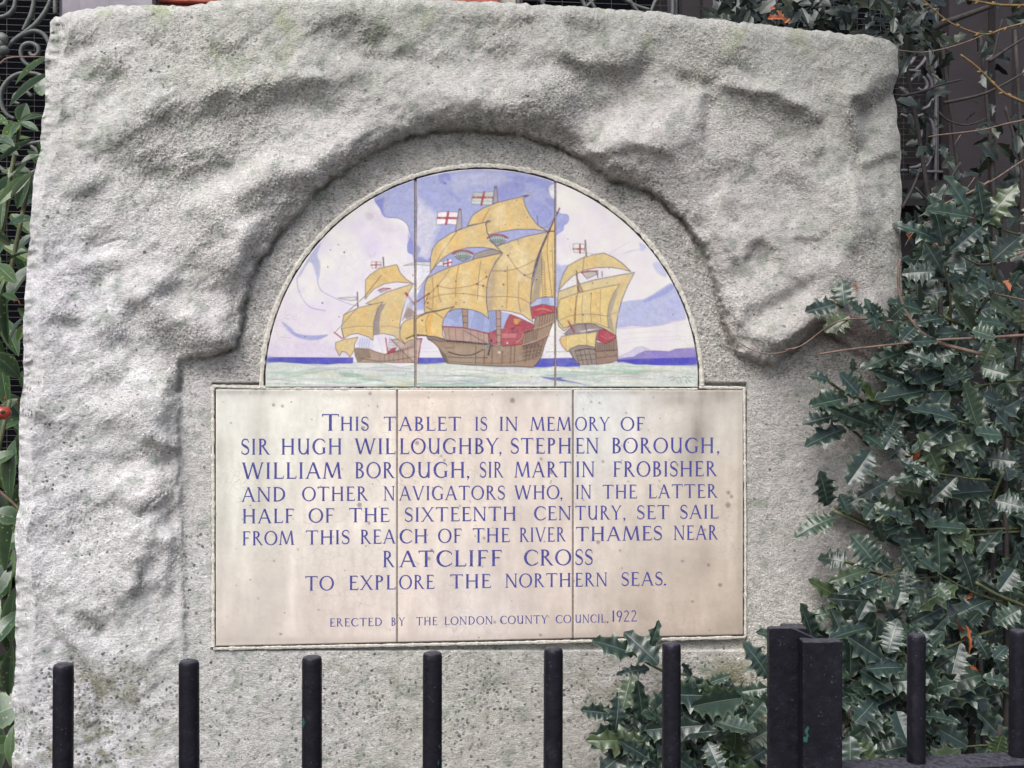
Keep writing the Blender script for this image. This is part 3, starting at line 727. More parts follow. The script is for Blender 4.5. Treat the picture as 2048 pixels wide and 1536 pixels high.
    fill(Z1([(740,800),(770,765),(830,725),(940,700),(962,755),(1000,795),(1042,822),(940,812),(860,825),(790,860),(738,922)]), (228,190,112), 1, 1, edge=INK)
    fill(Z1([(850,740),(930,715),(945,780),(860,800)]), OCH2, .5, 7)
    line(Z1([(590,1112),(690,1095),(786,1100)]), INK, .8, .5, 4); line(Z1([(835,1100),(900,1095),(958,1108)]), INK, .8, .4, 4)
    line(Z1([(600,1025),(735,905),(840,770)]), BRN, 1, .7); line(Z1([(540,1140),(690,975)]), INK, .9, .6)
    line(Z1([(540,1136),(590,1175)]), RED, 2, .8); line(Z1([(585,1110),(600,1170)]), INK, 1.4, .7)
    fill(Z1([(820,868),(892,850),(882,866),(835,884)]), (150,150,150), .8, 1); line(Z1([(820,866),(855,853),(898,856)]), RED, 2, .9)
    line(Z1([(852,655),(856,712)]), INK, 2, .8); line(Z1([(687,878),(690,970)]), INK, 2, .85)
    fill(Z1([(560,915),(682,908),(680,928),(640,932)]), (210,214,206), .9, 1, edge=INK, ea=.5)
    fill(Z1([(776,684),(838,684),(838,722),(780,724)]), (235,228,228), 1, 1, edge=INK, ea=.4)
    line(Z1([(776,704),(838,703)]), RED, 2, .95); line(Z1([(808,684),(806,723)]), RED, 2, .95)
    line(Z1([(997,884),(1052,955)]), RED, 3.5, .85); line(Z1([(975,1060),(1010,960),(1045,900)]), INK, 1, .6)
    fill(Z1([(985,1030),(1010,975),(1056,1000),(1056,1030),(1000,1050)]), (170,140,120), .8, 2)
    fill(Z1([(990,920),(1050,870),(1056,1000),(1000,960),(975,1030)]), (196,200,226), .6, 2)
    for k in range(4): line(Z1([(985+12*k,1050),(1030+6*k,940)]), INK, .8, .45)
    # pennant of the great ship
    fill(Z2([(-60,1000),(60,965),(180,965),(300,960),(300,1005),(180,1000),(60,990)]), (214,216,208), .9, 1, edge=INK, ea=.5)

    # ---- the great ship: hull
    fill(Z3([(340,640),(500,615),(700,630),(840,630),(1050,670),(1050,900),(560,900),(345,820)]), (160,172,220), .95, 1.5)
    for k in range(8): line(Z3([(400+14*k,720+6*k),(440+16*k,630)]), (90,110,170), .8, .55)
    for k in range(8): line(Z3([(640+18*k,850),(690+14*k,650+4*k)]), (90,110,170), .8, .5)
    for k in range(9): line(Z3([(840+8*k,870-6*k),(850+10*k,650)]), (90,110,170), .7, .45)
    for yy in range(660, 860, 22): line(Z3([(440,yy),(545,yy+6)]), (90,110,170), .6, .4); line(Z3([(700,yy),(910,yy+10)]), (90,110,170), .6, .4)
    fill(Z3([(1284,575),(1330,525),(1440,500),(1590,497),(1590,640),(1400,600),(1290,610)]), (176,188,224), .95, 1.2)
    for k in range(6): line(Z3([(1400+14*k,500),(1396+14*k,590)]), (90,100,160), .8, .5)
    for yy in range(510, 590, 16): line(Z3([(1395,yy),(1480,yy)]), (90,100,160), .6, .4)
    fill(Z3([(300,1030),(250,980),(190,945),(180,912),(290,915),(390,962),(830,1000),(960,1020),(1185,1000),(1205,880),(1310,840),(1320,760),(1345,700),(1560,640),(1562,715),(1510,772),(1468,895),(1425,1010),(1395,1120),(1345,1205),(1300,1243),(1100,1232),(940,1232),(600,1216),(400,1200),(345,1130)]), (166,134,106), 1, 1, edge=(70,50,50), ew=1.2)
    fill(Z3([(300,1030),(380,1110),(410,1200),(380,1200),(340,1120)]), (110,98,88), .85, 1.5)
    fill(Z3([(190,945),(180,914),(260,914),(390,962),(330,975),(290,960)]), (136,120,104), .9, 1.2, edge=INK)
    fill(Z3([(400,1010),(780,1050),(760,1190),(560,1200),(420,1190)]), (172,150,124), .6, 8)
    fill(Z3([(1190,1010),(1420,950),(1380,1130),(1200,1150)]), (140,104,84), .6, 6)
    fill(Z3([(1350,720),(1540,660),(1500,760),(1330,830)]), (176,138,104), .8, 3)
    fill(Z3([(345,812),(560,822),(832,885),(835,995),(600,970),(385,958)]), (186,150,132), 1, 1, edge=BRN)
    line(Z3([(345,812),(560,822),(832,885)]), RED, 2.2, .7)
    for x in (410, 480, 560, 640, 720, 780): line(Z3([(x,826+(x-410)*.12),(x+8,960+(x-410)*.08)]), BRN, .9, .5)
    line(Z3([(570,850),(830,1000)]), BRN, 1.2, .6)
    fill(Z3([(832,885),(920,842),(990,838),(1020,760),(1060,680),(1150,715),(1310,790),(1310,840),(1205,880),(1185,1000),(960,1022),(838,1010)]), (190,74,86), 1, 1.2, edge=(120,40,56), ew=1.1)
    fill(Z3([(960,880),(1140,880),(1130,935),(965,940)]), (206,110,116), .9, 1.5, edge=(130,50,60), ea=.5)
    fill(Z3([(1100,725),(1180,735),(1130,790),(1100,770)]), (226,170,76), .9, 2)
    fill(Z3([(1060,830),(1110,810),(1150,860),(1130,880),(1080,870)]), (160,56,70), .8, 2)
    line(Z3([(1090,840),(1120,800),(1170,800)]), (120,40,56), 1.2, .8, 3); line(Z3([(1130,980),(1190,930),(1200,880)]), (200,170,110), 1.6, .8)
    for k in range(6): line(Z3([(1190+18*k,750+8*k),(1200+18*k,850-2*k)]), (140,50,60), .9, .6)
    fill(Z3([(1284,605),(1400,575),(1530,598),(1590,625),(1700,588),(1640,632),(1560,655),(1345,700),(1335,730),(1282,722)]), (196,64,76), 1, 1.2, edge=(120,40,56))
    line(Z3([(1330,640),(1400,620),(1500,650)]), (228,150,120), 1.6, .7, 4); line(Z3([(1570,470),(1700,592)]), RED, 1.6, .8); line(Z3([(1600,500),(1680,585)]), INK, 1, .6)
    fill(Z3([(550,628),(612,628),(612,832),(566,824)]), (176,140,118), 1, 1, edge=BRN)
    fill(Z3([(912,640),(962,645),(962,1012),(920,1010)]), (190,152,128), 1, 1, edge=BRN)
    for yy in (700, 770): line(Z3([(560,yy),(612,yy)]), BRN, 1.2, .7)
    for yy in (730, 810, 900, 980): line(Z3([(915,yy),(962,yy)]), BRN, 1.2, .7)
    DK = (66,52,54)
    line(Z3([(385,962),(600,978),(830,1002)]), DK, 2.4, .8, 3)
    for k in range(14): line(Z3([(400+32*k,952+3*k),(402+32*k,985+2*k)]), DK, 1, .6)
    line(Z3([(410,1080),(520,1112),(660,1110),(780,1050)]), DK, 1.8, .8, 4); line(Z3([(400,1130),(560,1142),(820,1140)]), DK, 1.2, .6, 3)
    line(Z3([(380,1040),(470,1030)]), DK, 1.1, .5); line(Z3([(420,1180),(760,1200),(1060,1190),(1340,1150)]), DK, .9, .4, 4)
    for x in (700, 790, 872, 980, 1070, 1110): line(Z3([(x,1020),(x-6,1205)]), DK, 1.1, .6)
    line(Z3([(1190,1010),(1340,965),(1472,900)]), (200,150,120), 2.6, .9, 3); line(Z3([(1190,1018),(1340,975),(1472,908)]), DK, 1.2, .7, 3)
    line(Z3([(1310,836),(1420,810),(1545,742)]), (205,165,130), 2.4, .9, 3); line(Z3([(1310,846),(1420,820),(1545,752)]), DK, 1.2, .7, 3)
    line(Z3([(1205,880),(1310,845)]), DK, 1.6, .7)
    for k in range(7): line(Z3([(1225+22*k,880-8*k),(1218+20*k,990-8*k)]), DK, 1, .65)
    for k in range(6): line(Z3([(1365+28*k,815-12*k),(1380+28*k,690-10*k)]), DK, 1, .6)
    for k in range(5): line(Z3([(1240+44*k,1010-14*k),(1225+36*k,1190-20*k)]), DK, 1, .55)
    for k in range(4): line(Z3([(1190,1050+40*k),(1400-12*k,1020+34*k)]), DK, .9, .5)
    for k in range(6): line(Z3([(1200+28*k,1015-6*k),(1215+28*k,1040-6*k)]), DK, 2, .55)
    line(Z3([(780,1050),(800,1015),(860,1005),(975,1025),(975,1060)]), (150,170,160), 1.6, .8, 3)
    line(Z3([(862,950),(850,1030),(828,1110)]), (60,70,84), 2.8, .9); line(Z3([(820,1030),(880,1010)]), (60,70,84), 1.6, .8)
    dot(*Z3([(945,1085)])[0], 2.6, (210,216,206), .9); dot(*Z3([(1030,985)])[0], 2.6, (200,205,200), .9)
    # sails of the great ship
    fill(Z2([(520,640),(545,580),(570,540),(660,480),(790,428),(930,395),(1068,366),(1022,395),(1050,480),(1095,560),(1150,630),(1240,690),(1120,672),(960,672),(840,690),(700,722),(682,650),(700,600)]), (228,194,122), 1, 1, edge=INK, ew=1.2)
    for p in ([(600,540),(680,490),(660,640),(590,640)], [(780,450),(900,420),(930,660),(800,660)], [(980,400),(1020,420),(1090,640),(1020,650)]): fill(Z2(p), OCH2, .55, 9)
    fill(Z2([(600,560),(700,520),(720,680),(640,650)]), (230,176,96), .4, 8)
    line(Z2([(840,420),(810,550),(800,690)]), INK, .7, .35, 3); line(Z2([(720,480),(655,600)]), BRN, .9, .6)
    fill(Z2([(560,950),(585,895),(680,860),(760,850),(835,885)]), (164,146,134), .95, 1, edge=INK)
    fill(Z2([(780,828),(920,775),(1060,732),(1250,694),(1215,765),(1170,870),(1130,980),(1105,1110),(1092,1250),(1086,1380),(1112,1512),(1010,1440),(900,1412),(800,1402),(700,1412),(690,1300),(694,1160),(735,1030),(835,890)]), (226,194,126), 1, 1, edge=INK, ew=1.2)
    fill(Z2([(735,1030),(790,930),(770,1100),(750,1400),(705,1412),(690,1300),(694,1160)]), (180,160,140), .7, 5)
    for p in ([(850,1050),(940,1030),(930,1400),(850,1390)], [(1080,760),(1170,730),(1130,900),(1060,880)], [(980,1150),(1060,1140),(1080,1420),(990,1420)]): fill(Z2(p), OCH2, .5, 10)
    fill(Z2([(860,860),(1040,800),(1000,1000),(800,1020)]), CRM, .6, 12)
    fill(Z2([(1312,560),(1262,690),(1190,850),(1140,1040),(1100,1200),(1092,1345),(1150,1298),(1230,1282),(1312,1285)]), (230,192,112), 1, 1, edge=INK, ew=1.2)
    fill(Z2([(1192,860),(1130,1100),(1100,1330),(1170,1292),(1185,1150),(1200,1000)]), (172,154,126), .9, 2.5)
    fill(Z2([(1250,720),(1290,690),(1300,1270),(1250,1275),(1210,1000)]), (238,200,120), .6, 5)
    for k in range(16): line(Z2([(1180+2*k,950+22*k),(1206+2*k,948+22*k)]), BRN, .7, .5)
    line(Z2([(1190,920),(1190,1100),(1200,1285)]), BRN, .8, .5); line(Z2([(1212,960),(1225,1285)]), BRN, .8, .5)
    line(Z2([(1250,730),(1240,900),(1285,1280)]), BRN, 1, .6, 3); line(Z2([(1285,850),(1300,1270)]), BRN, .9, .5)
    line(Z2([(1352,480),(1300,590),(1240,720),(1170,880),(1110,1100)]), (96,64,66), 2.4, .85)
    line(Z2([(1180,660),(1240,650),(1340,520)]), INK, .9, .6); line(Z2([(1150,550),(1155,630)]), INK, 2, .5); line(Z2([(1240,690),(1305,688)]), (130,50,50), 2, .8)
    fill(Z2([(130,1425),(128,1260),(135,1170),(160,1110),(260,1055),(370,1012),(600,935),(838,884),(775,960),(715,1085),(692,1200),(690,1320),(712,1478),(640,1425),(560,1398),(470,1388),(400,1392),(320,1430),(250,1405)]), (228,192,116), 1, 1, edge=INK, ew=1.2)
    for p in ([(200,1120),(270,1090),(260,1380),(190,1390)], [(380,1050),(450,1030),(440,1360),(370,1380)], [(560,960),(640,940),(640,1380),(560,1380)], [(690,940),(760,920),(700,1080),(660,1180)]): fill(Z2(p), OCH2, .5, 9)
    fill(Z2([(280,1120),(370,1090),(360,1380),(280,1390)]), CRM, .5, 9); fill(Z2([(460,1060),(540,1030),(540,1370),(460,1370)]), CRM, .5, 9)
    fill(Z2([(183,1062),(186,920),(205,850),(245,790),(370,705),(540,642),(722,598),(684,618),(698,700),(745,790),(835,885),(760,850),(640,832),(520,838),(400,868),(300,930),(230,1000)]), (228,196,126), 1, 1, edge=INK, ew=1.2)
    for p in ([(230,840),(300,790),(280,920),(220,980)], [(420,700),(500,670),(480,830),(420,850)], [(600,650),(660,640),(700,790),(620,810)]): fill(Z2(p), OCH2, .5, 9)
    fill(Z2([(350,760),(440,740),(440,840),(340,870)]), (240,180,80), .4, 9)
    line(Z2([(425,690),(300,860),(190,1060),(70,1215)]), BRN, 1, .65); line(Z2([(700,600),(722,598)]), INK, 3, .8); line(Z2([(1020,372),(1068,366)]), INK, 2.6, .7)
    for cxn, cyn in ((478, 905), (790, 762)):
        fill(Z2([(cxn-92,cyn-12),(cxn-40,cyn-38),(cxn+40,cyn-38),(cxn+92,cyn-14),(cxn+60,cyn+30),(cxn,cyn+56),(cxn-50,cyn+34)]), (150,164,160), 1, 1, edge=INK, ew=1.1)
        line(Z2([(cxn-92,cyn-12),(cxn-40,cyn-38),(cxn+40,cyn-38),(cxn+92,cyn-14)]), RED, 2.6, .9, 3)
        line(Z2([(cxn-84,cyn+2),(cxn,cyn-14),(cxn+84,cyn+2)]), (220,224,210), 1.6, .7, 3)
        for k in range(-3, 4): line(Z2([(cxn+24*k,cyn-18),(cxn+10*k,cyn+34)]), (60,80,80), .9, .6)
    fill(Z2([(700,722),(745,790),(800,845),(835,885),(780,830),(760,815)]), OCH, .9, 1)
    line(Z2([(684,618),(698,700),(745,790),(835,885)]), INK, 1.1, .7, 3)
    fill(Z2([(305,965),(378,935),(374,998),(305,1006)]), (238,232,230), 1, 1, edge=INK, ea=.4)
    line(Z2([(342,945),(342,1004)]), RED, 2.6, .95); line(Z2([(305,985),(376,968)]), RED, 2.4, .95)
    for P_, gt in (([(252,518),(300,512),(436,516),(424,632),(330,622),(235,632)], (236,230,230)), ([(578,336),(640,342),(756,332),(738,450),(640,445),(550,440)], (214,220,208))):
        fill(Z2(P_), gt, 1, 1, edge=(110,110,120), ea=.6)
    fill(Z2([(570,350),(748,345),(745,370),(572,372)]), (176,190,172), .7, 1.5); fill(Z2([(562,405),(742,408),(740,430),(556,428)]), (176,190,172), .7, 1.5)
    line(Z2([(254,568),(428,571)]), RED, 3.6, .95); line(Z2([(346,516),(326,624)]), RED, 3.8, .95)
    line(Z2([(568,384),(744,384)]), RED, 3.6, .95); line(Z2([(669,336),(645,450)]), RED, 3.8, .95)
    fill(Z2([(442,490),(462,490),(470,660),(410,690)]), (176,158,160), .9, 1, edge=INK); dot(*Z2([(452,492)])[0], 2.6, (150,90,90)); 
    fill(Z2([(764,290),(784,290),(796,425),(750,440)]), (166,150,160), .9, 1, edge=INK); dot(*Z2([(774,290)])[0], 3, (120,100,120))
    for p in ([(740,1060),(800,1000),(780,1380),(720,1380)], [(150,1180),(200,1130),(190,1390),(140,1400)], [(215,860),(245,800),(225,980),(195,1010)]): fill(Z2(p), (206,168,104), .45, 6)
    for p in ([(620,1120),(660,1090),(650,1330),(600,1330)], [(1000,900),(1080,840),(1050,1130),(980,1130)], [(300,820),(360,770),(330,880),(280,920)], [(760,470),(860,440),(870,640),(770,650)]): fill(Z2(p), (236,212,158), .6, 8)
    # ropes, seams and blocks
    for p in ([(150,1305),(300,1262),(480,1252),(690,1285)], [(700,1285),(860,1278),(1000,1295),(1090,1345)], [(738,1046),(860,1046),(1000,1015),(1150,938)], [(250,1182),(360,1205),(500,1190),(600,1165),(690,1100)],
              [(250,1182),(258,1260),(280,1330)], [(440,1000),(420,1120),(410,1280)], [(600,1165),(660,1182),(700,1200)], [(878,1000),(882,1200),(870,1390)], [(885,905),(960,1020),(1035,1085),(1110,1120)], [(1035,1085),(1080,1080),(1125,1050)],
              [(360,1030),(250,1180),(165,1260),(60,1320)], [(985,1150),(980,1300),(1000,1420)], [(640,960),(620,1120),(610,1300)], [(200,1100),(210,1250),(200,1400)], [(970,760),(985,810)]):
        line(Z2(p), BRN, .9, .55, 5)
    line(Z2([(60,1330),(170,1250)]), (140,50,56), 1.6, .7); line(Z2([(130,1350),(170,1255)]), BRN, 1.2, .7)
    for x, y in ((250,1182),(604,1165),(660,1182),(692,1101),(1035,1085),(885,908),(160,1335),(172,1252)): dot(*Z2([(x, y)])[0], 2.1, (160,50,56), .9)
    # spritsail
    fill(Z1([(958,1130),(968,1090),(990,1062),(1058,1036),(1066,1180),(1020,1188),(990,1206),(960,1170)]), (226,190,116), 1, 1, edge=INK)
    fill(Z3([(40,710),(170,664),(300,640),(468,600),(400,660),(355,730),(342,800),(346,900),(372,948),(280,918),(150,906),(60,915),(40,925)]), (232,194,112), 1, 1, edge=INK, ew=1.2)
    fill(Z3([(180,690),(250,670),(220,800),(240,900),(190,900),(165,800)]), (236,168,70), .6, 6)
    line(Z3([(170,600),(250,650),(345,720)]), BRN, 1.2, .7); line(Z3([(200,680),(165,770),(180,890)]), BRN, .9, .5, 3)
    line(Z3([(50,735),(170,672),(300,645),(468,600)]), BRN, 1.6, .7, 3)
    line(Z3([(-40,940),(60,900),(180,908)]), DK, 2, .8, 3)

    # ---- right ship
    fill(Z4([(240,1150),(330,1108),(470,1128),(482,1272),(345,1282),(295,1235)]), (154,136,122), 1, 1, edge=BRN)
    fill(Z4([(472,1085),(560,1095),(650,1040),(662,1150),(664,1240),(600,1262),(482,1276)]), (156,124,104), 1, 1, edge=BRN)
    for k in range(5): line(Z4([(260+40*k,1160),(300+36*k,1272)]), DK, 1, .55)
    line(Z4([(300,1160),(400,1140),(470,1150)]), DK, 2.2, .6); line(Z4([(320,1200),(470,1185)]), DK, 1.4, .5); line(Z4([(330,1240),(470,1230)]), DK, 1.2, .5)
    for k in range(8): line(Z4([(490+20*k,1100-4*k),(495+19*k,1160)]), DK, 1, .6)
    line(Z4([(480,1165),(660,1150)]), DK, 1.4, .6); line(Z4([(480,1220),(660,1200)]), DK, 1.2, .5)
    fill(Z4([(155,655),(330,592),(470,552),(640,520),(806,490),(745,610),(700,720),(665,850),(650,950),(646,1035),(600,1000),(540,965),(400,930),(260,945),(205,990),(160,950),(145,880),(150,760)]), (220,196,136), 1, 1, edge=INK, ew=1.2)
    fill(Z4([(170,720),(330,662),(500,625),(682,590),(625,670),(590,760),(575,860),(585,965),(510,935),(420,922),(300,930),(200,965),(155,900),(150,800)]), (230,198,118), 1, 1, edge=INK)
    fill(Z4([(682,590),(650,700),(605,850),(640,1030),(585,968),(575,860),(590,760),(625,670)]), (166,148,132), .75, 3)
    for p in ([(250,700),(320,680),(310,900),(240,920)], [(430,650),(510,635),(500,900),(430,900)], [(690,540),(760,520),(700,650),(650,760)]): fill(Z4(p), OCH2, .45, 9)
    fill(Z4([(350,680),(420,660),(420,900),(350,900)]), CRM, .5, 9)
    for x in (365, 440, 520): line(Z4([(x,680-(x-365)*.25),(x-8,800),(x,920)]), BRN, .8, .5, 3)
    line(Z4([(165,900),(260,860),(420,845),(575,862)]), BRN, .9, .5, 4); line(Z4([(650,830),(575,862)]), BRN, .8, .4)
    fill(Z4([(160,642),(178,560),(205,490),(240,432),(350,372),(450,340),(545,324),(630,362),(700,410),(775,482),(700,462),(600,445),(480,450),(380,470),(280,520),(220,575)]), (224,194,122), 1, 1, edge=INK, ew=1.2)
    fill(Z4([(380,390),(470,360),(470,440),(380,460)]), OCH2, .5, 9)
    fill(Z4([(355,492),(475,476),(482,508),(400,546)]), (190,180,170), 1, 1, edge=INK); line(Z4([(355,492),(410,478),(478,480)]), RED, 2.4, .9)
    line(Z4([(490,475),(492,530)]), INK, 2.4, .6); line(Z4([(530,485),(530,525)]), INK, 2.6, .5)
    fill(Z4([(280,248),(330,244),(382,252),(376,326),(330,318),(292,320)]), (224,226,218), 1, 1, edge=(110,110,110), ea=.6)
    line(Z4([(284,290),(380,290)]), RED, 2.8, .95); line(Z4([(340,250),(342,324)]), RED, 2.8, .95)
    line(Z4([(386,218),(396,352)]), (140,120,116), 3, .85); line(Z4([(378,352),(364,470)]), BRN, 1, .6); line(Z4([(396,325),(490,335)]), INK, .8, .4)
    line(Z4([(312,478),(325,650)]), (130,96,84), 2.6, .85); fill(Z4([(322,548),(368,655),(335,662)]), (190,150,110), .9, 1, edge=BRN); line(Z4([(310,690),(295,1000)]), BRN, 1.4, .7); line(Z4([(325,650),(290,860),(300,990)]), BRN, 1, .5)
    fill(Z4([(205,1015),(260,960),(320,928),(450,928),(560,975),(430,1000),(300,1008),(220,1022)]), (150,130,124), .95, 1, edge=INK)
    fill(Z4([(330,996),(420,975),(500,972),(420,988),(340,1000)]), (228,226,232), .95, 1)
    line(Z4([(242,908),(292,1000)]), (170,50,60), 3, .85); line(Z4([(385,930),(400,1000)]), BRN, 2, .6)
    fill(Z4([(185,1036),(300,1016),(400,1010),(512,990),(482,1040),(468,1130),(400,1112),(330,1112),(262,1140),(235,1168),(190,1120),(168,1068)]), (232,202,122), 1, 1, edge=INK, ew=1.2)
    line(Z4([(395,1012),(400,1110)]), BRN, .9, .5); line(Z4([(225,1040),(220,1150)]), BRN, .8, .4); fill(Z4([(180,1060),(215,1050),(220,1140),(190,1120)]), (236,170,84), .5, 5)
    fill(Z4([(512,982),(560,978),(650,1032),(640,1060),(560,1098),(482,1065),(490,1020)]), (192,60,76), 1, 1, edge=(120,40,56)); line(Z4([(520,1030),(570,1060),(640,1035)]), (224,140,130), 1.4, .6)
    fill(Z4([(470,1060),(482,1000),(500,990),(480,1130)]), (130,110,120), .7, 2)
    # painter's small marks at the lower right
    for p in ([(1100,1390),(1130,1382),(1150,1400),(1120,1408)], [(1160,1395),(1185,1385),(1200,1400)], [(1210,1388),(1240,1380),(1262,1398)], [(1270,1382),(1298,1386)], [(1170,1420),(1185,1440)], [(1200,1418),(1210,1436)], [(1245,1412),(1252,1436)], [(1270,1412),(1288,1430)]):
        line(Z4(p), (96,110,104), 1.1, .6, 3)
    # firing specks
    for Z, pts in ((Z1, [(603,622,3),(515,607,2),(565,574,2),(498,716,2.6),(463,947,3),(1178,178,1.6),(1248,180,2),(1102,1058,3),(1370,943,2),(1318,944,2),(232,1465,2),(875,322,1.6)]),
                   (Z2, [(845,1170,3.4),(860,1050,2.6),(1145,1125,2.4),(412,1142,2.4),(484,1254,2),(835,1368,2.4),(488,1332,2),(412,1347,1.6),(1062,563,2.2),(962,410,2),(980,635,1.6),(862,628,1.6),(905,888,2),(1272,868,2),(318,257,2),(680,1060,1.8)]),
                   (Z4, [(368,852,2.6),(450,580,2.2),(572,580,1.8),(434,673,2),(590,455,1.8),(238,205,1.6),(498,852,1.6)])):
        for x, y, r in pts:
            q = Z([(x, y)])[0]; dot(q[0], q[1], r*0.62, (70,66,78), .75)
paint()

MAT_PIC = tile_material('painted_glaze', True)
MAT_TXT = tile_material('lettered_glaze', False)
MAT_JOINT = simple_mat('joint_mortar', (0.27, 0.22, 0.19), 0.9, 300, .4)
MAT_MORTAR = simple_mat('bedding_mortar', (0.58, 0.55, 0.48), 0.95, 240, .35, .8, .0015)
TH = 0.010
def slab(name, PX, PY, colfn, mat, ibev=0.0012):
    """a tile: front grid, rounded arris, sides running back"""
    P = at_np(PX, PY, np.zeros_like(PX))
    r, c = PX.shape
    ring_i = [(0, j) for j in range(c)]+[(i, c-1) for i in range(1, r)]+[(r-1, j) for j in range(c-2, -1, -1)]+[(i, 0) for i in range(r-2, 0, -1)]
    me, used = grid_mesh(name, P, mat)
    col = colfn(PX, PY)
    rgba = np.concatenate([col, np.ones(col.shape[:2]+(1,))], -1).reshape(-1, 4)
    v1 = P.reshape(-1, 3); idx = np.arange(r*c).reshape(r, c)
    ring = np.array([idx[i, j] for i, j in ring_i]); n = len(ring)
    cen = v1.mean(0); V = [v1]; faces = []
    out = v1[ring]-cen; out[:, 1] = 0; out /= np.linalg.norm(out, axis=1)[:, None]+1e-9
    rp = v1[ring].copy(); a = rp.copy(); a += out*0.0006; a[:, 1] += 0.0012; b_ = a.copy(); b_[:, 1] = TH
    V += [a, b_]
    o1 = len(v1); o2 = o1+n
    nx = np.roll(np.arange(n), -1)
    f1 = np.stack([ring, ring[nx], o1+nx, o1+np.arange(n)], 1); f2 = np.stack([o1+np.arange(n), o1+nx, o2+nx, o2+np.arange(n)], 1)
    i = idx; q = np.stack([i[:-1, :-1], i[1:, :-1], i[1:, 1:], i[:-1, 1:]], -1).reshape(-1, 4)
    Q = np.concatenate([q, f1, f2]).astype(np.int32); VV = np.concatenate(V).astype(np.float32)
    bpy.data.meshes.remove(me)
    m = bpy.data.meshes.new(name); m.vertices.add(len(VV)); m.vertices.foreach_set('co', VV.ravel())
    m.loops.add(Q.size); m.loops.foreach_set('vertex_index', Q.ravel())
    m.polygons.add(len(Q)); m.polygons.foreach_set('loop_start', (np.arange(len(Q))*4).astype(np.int32))
    m.polygons.foreach_set('use_smooth', np.concatenate([np.ones(len(q), bool), np.zeros(2*n, bool)]))
    m.update(calc_edges=True); m.materials.append(mat)
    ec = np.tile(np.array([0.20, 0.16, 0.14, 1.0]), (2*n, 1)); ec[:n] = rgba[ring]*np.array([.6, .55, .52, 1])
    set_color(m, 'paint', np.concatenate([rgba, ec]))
    return part(name, m, stone)

def pic_col(PX, PY):
    c_ = bilerp(canvas, (PX-cx0)/CS, (PY-cy0)/CS)
    g_ = c_.mean(-1, keepdims=True)
    return lin_np(g_+(c_-g_)*0.76-4)*0.84
ARC_C, ARC_R = (963.5, 771.5), 433.0
PIC = [(531.5, 828.6, 'painted ceramic tile with small ship under ochre sails'), (833.8, 1108.7, 'painted ceramic tile with large galleon under ochre sails'), (1113.2, 1395.5, 'painted ceramic tile with small ship and purple shore')]
for x0, x1, lab in PIC:
    nx = int((x1-x0)/CS)
    xs = np.linspace(x0, x1, nx)
    ytop = ARC_C[1]-np.sqrt(np.maximum(ARC_R**2-(xs-ARC_C[0])**2, 4.0))
    # rows follow the canvas spacing, squeezed under the arc
    nr = int((773-ytop.min())/CS)
    t = np.linspace(0, 1, nr)[:, None]
    PXg = np.broadcast_to(xs[None, :], (nr, nx)).copy(); PYg = ytop[None, :]+(773.3-ytop[None, :])*t
    o = slab('picture_tile', PXg, PYg, pic_col, MAT_PIC)
    o['label'] = lab

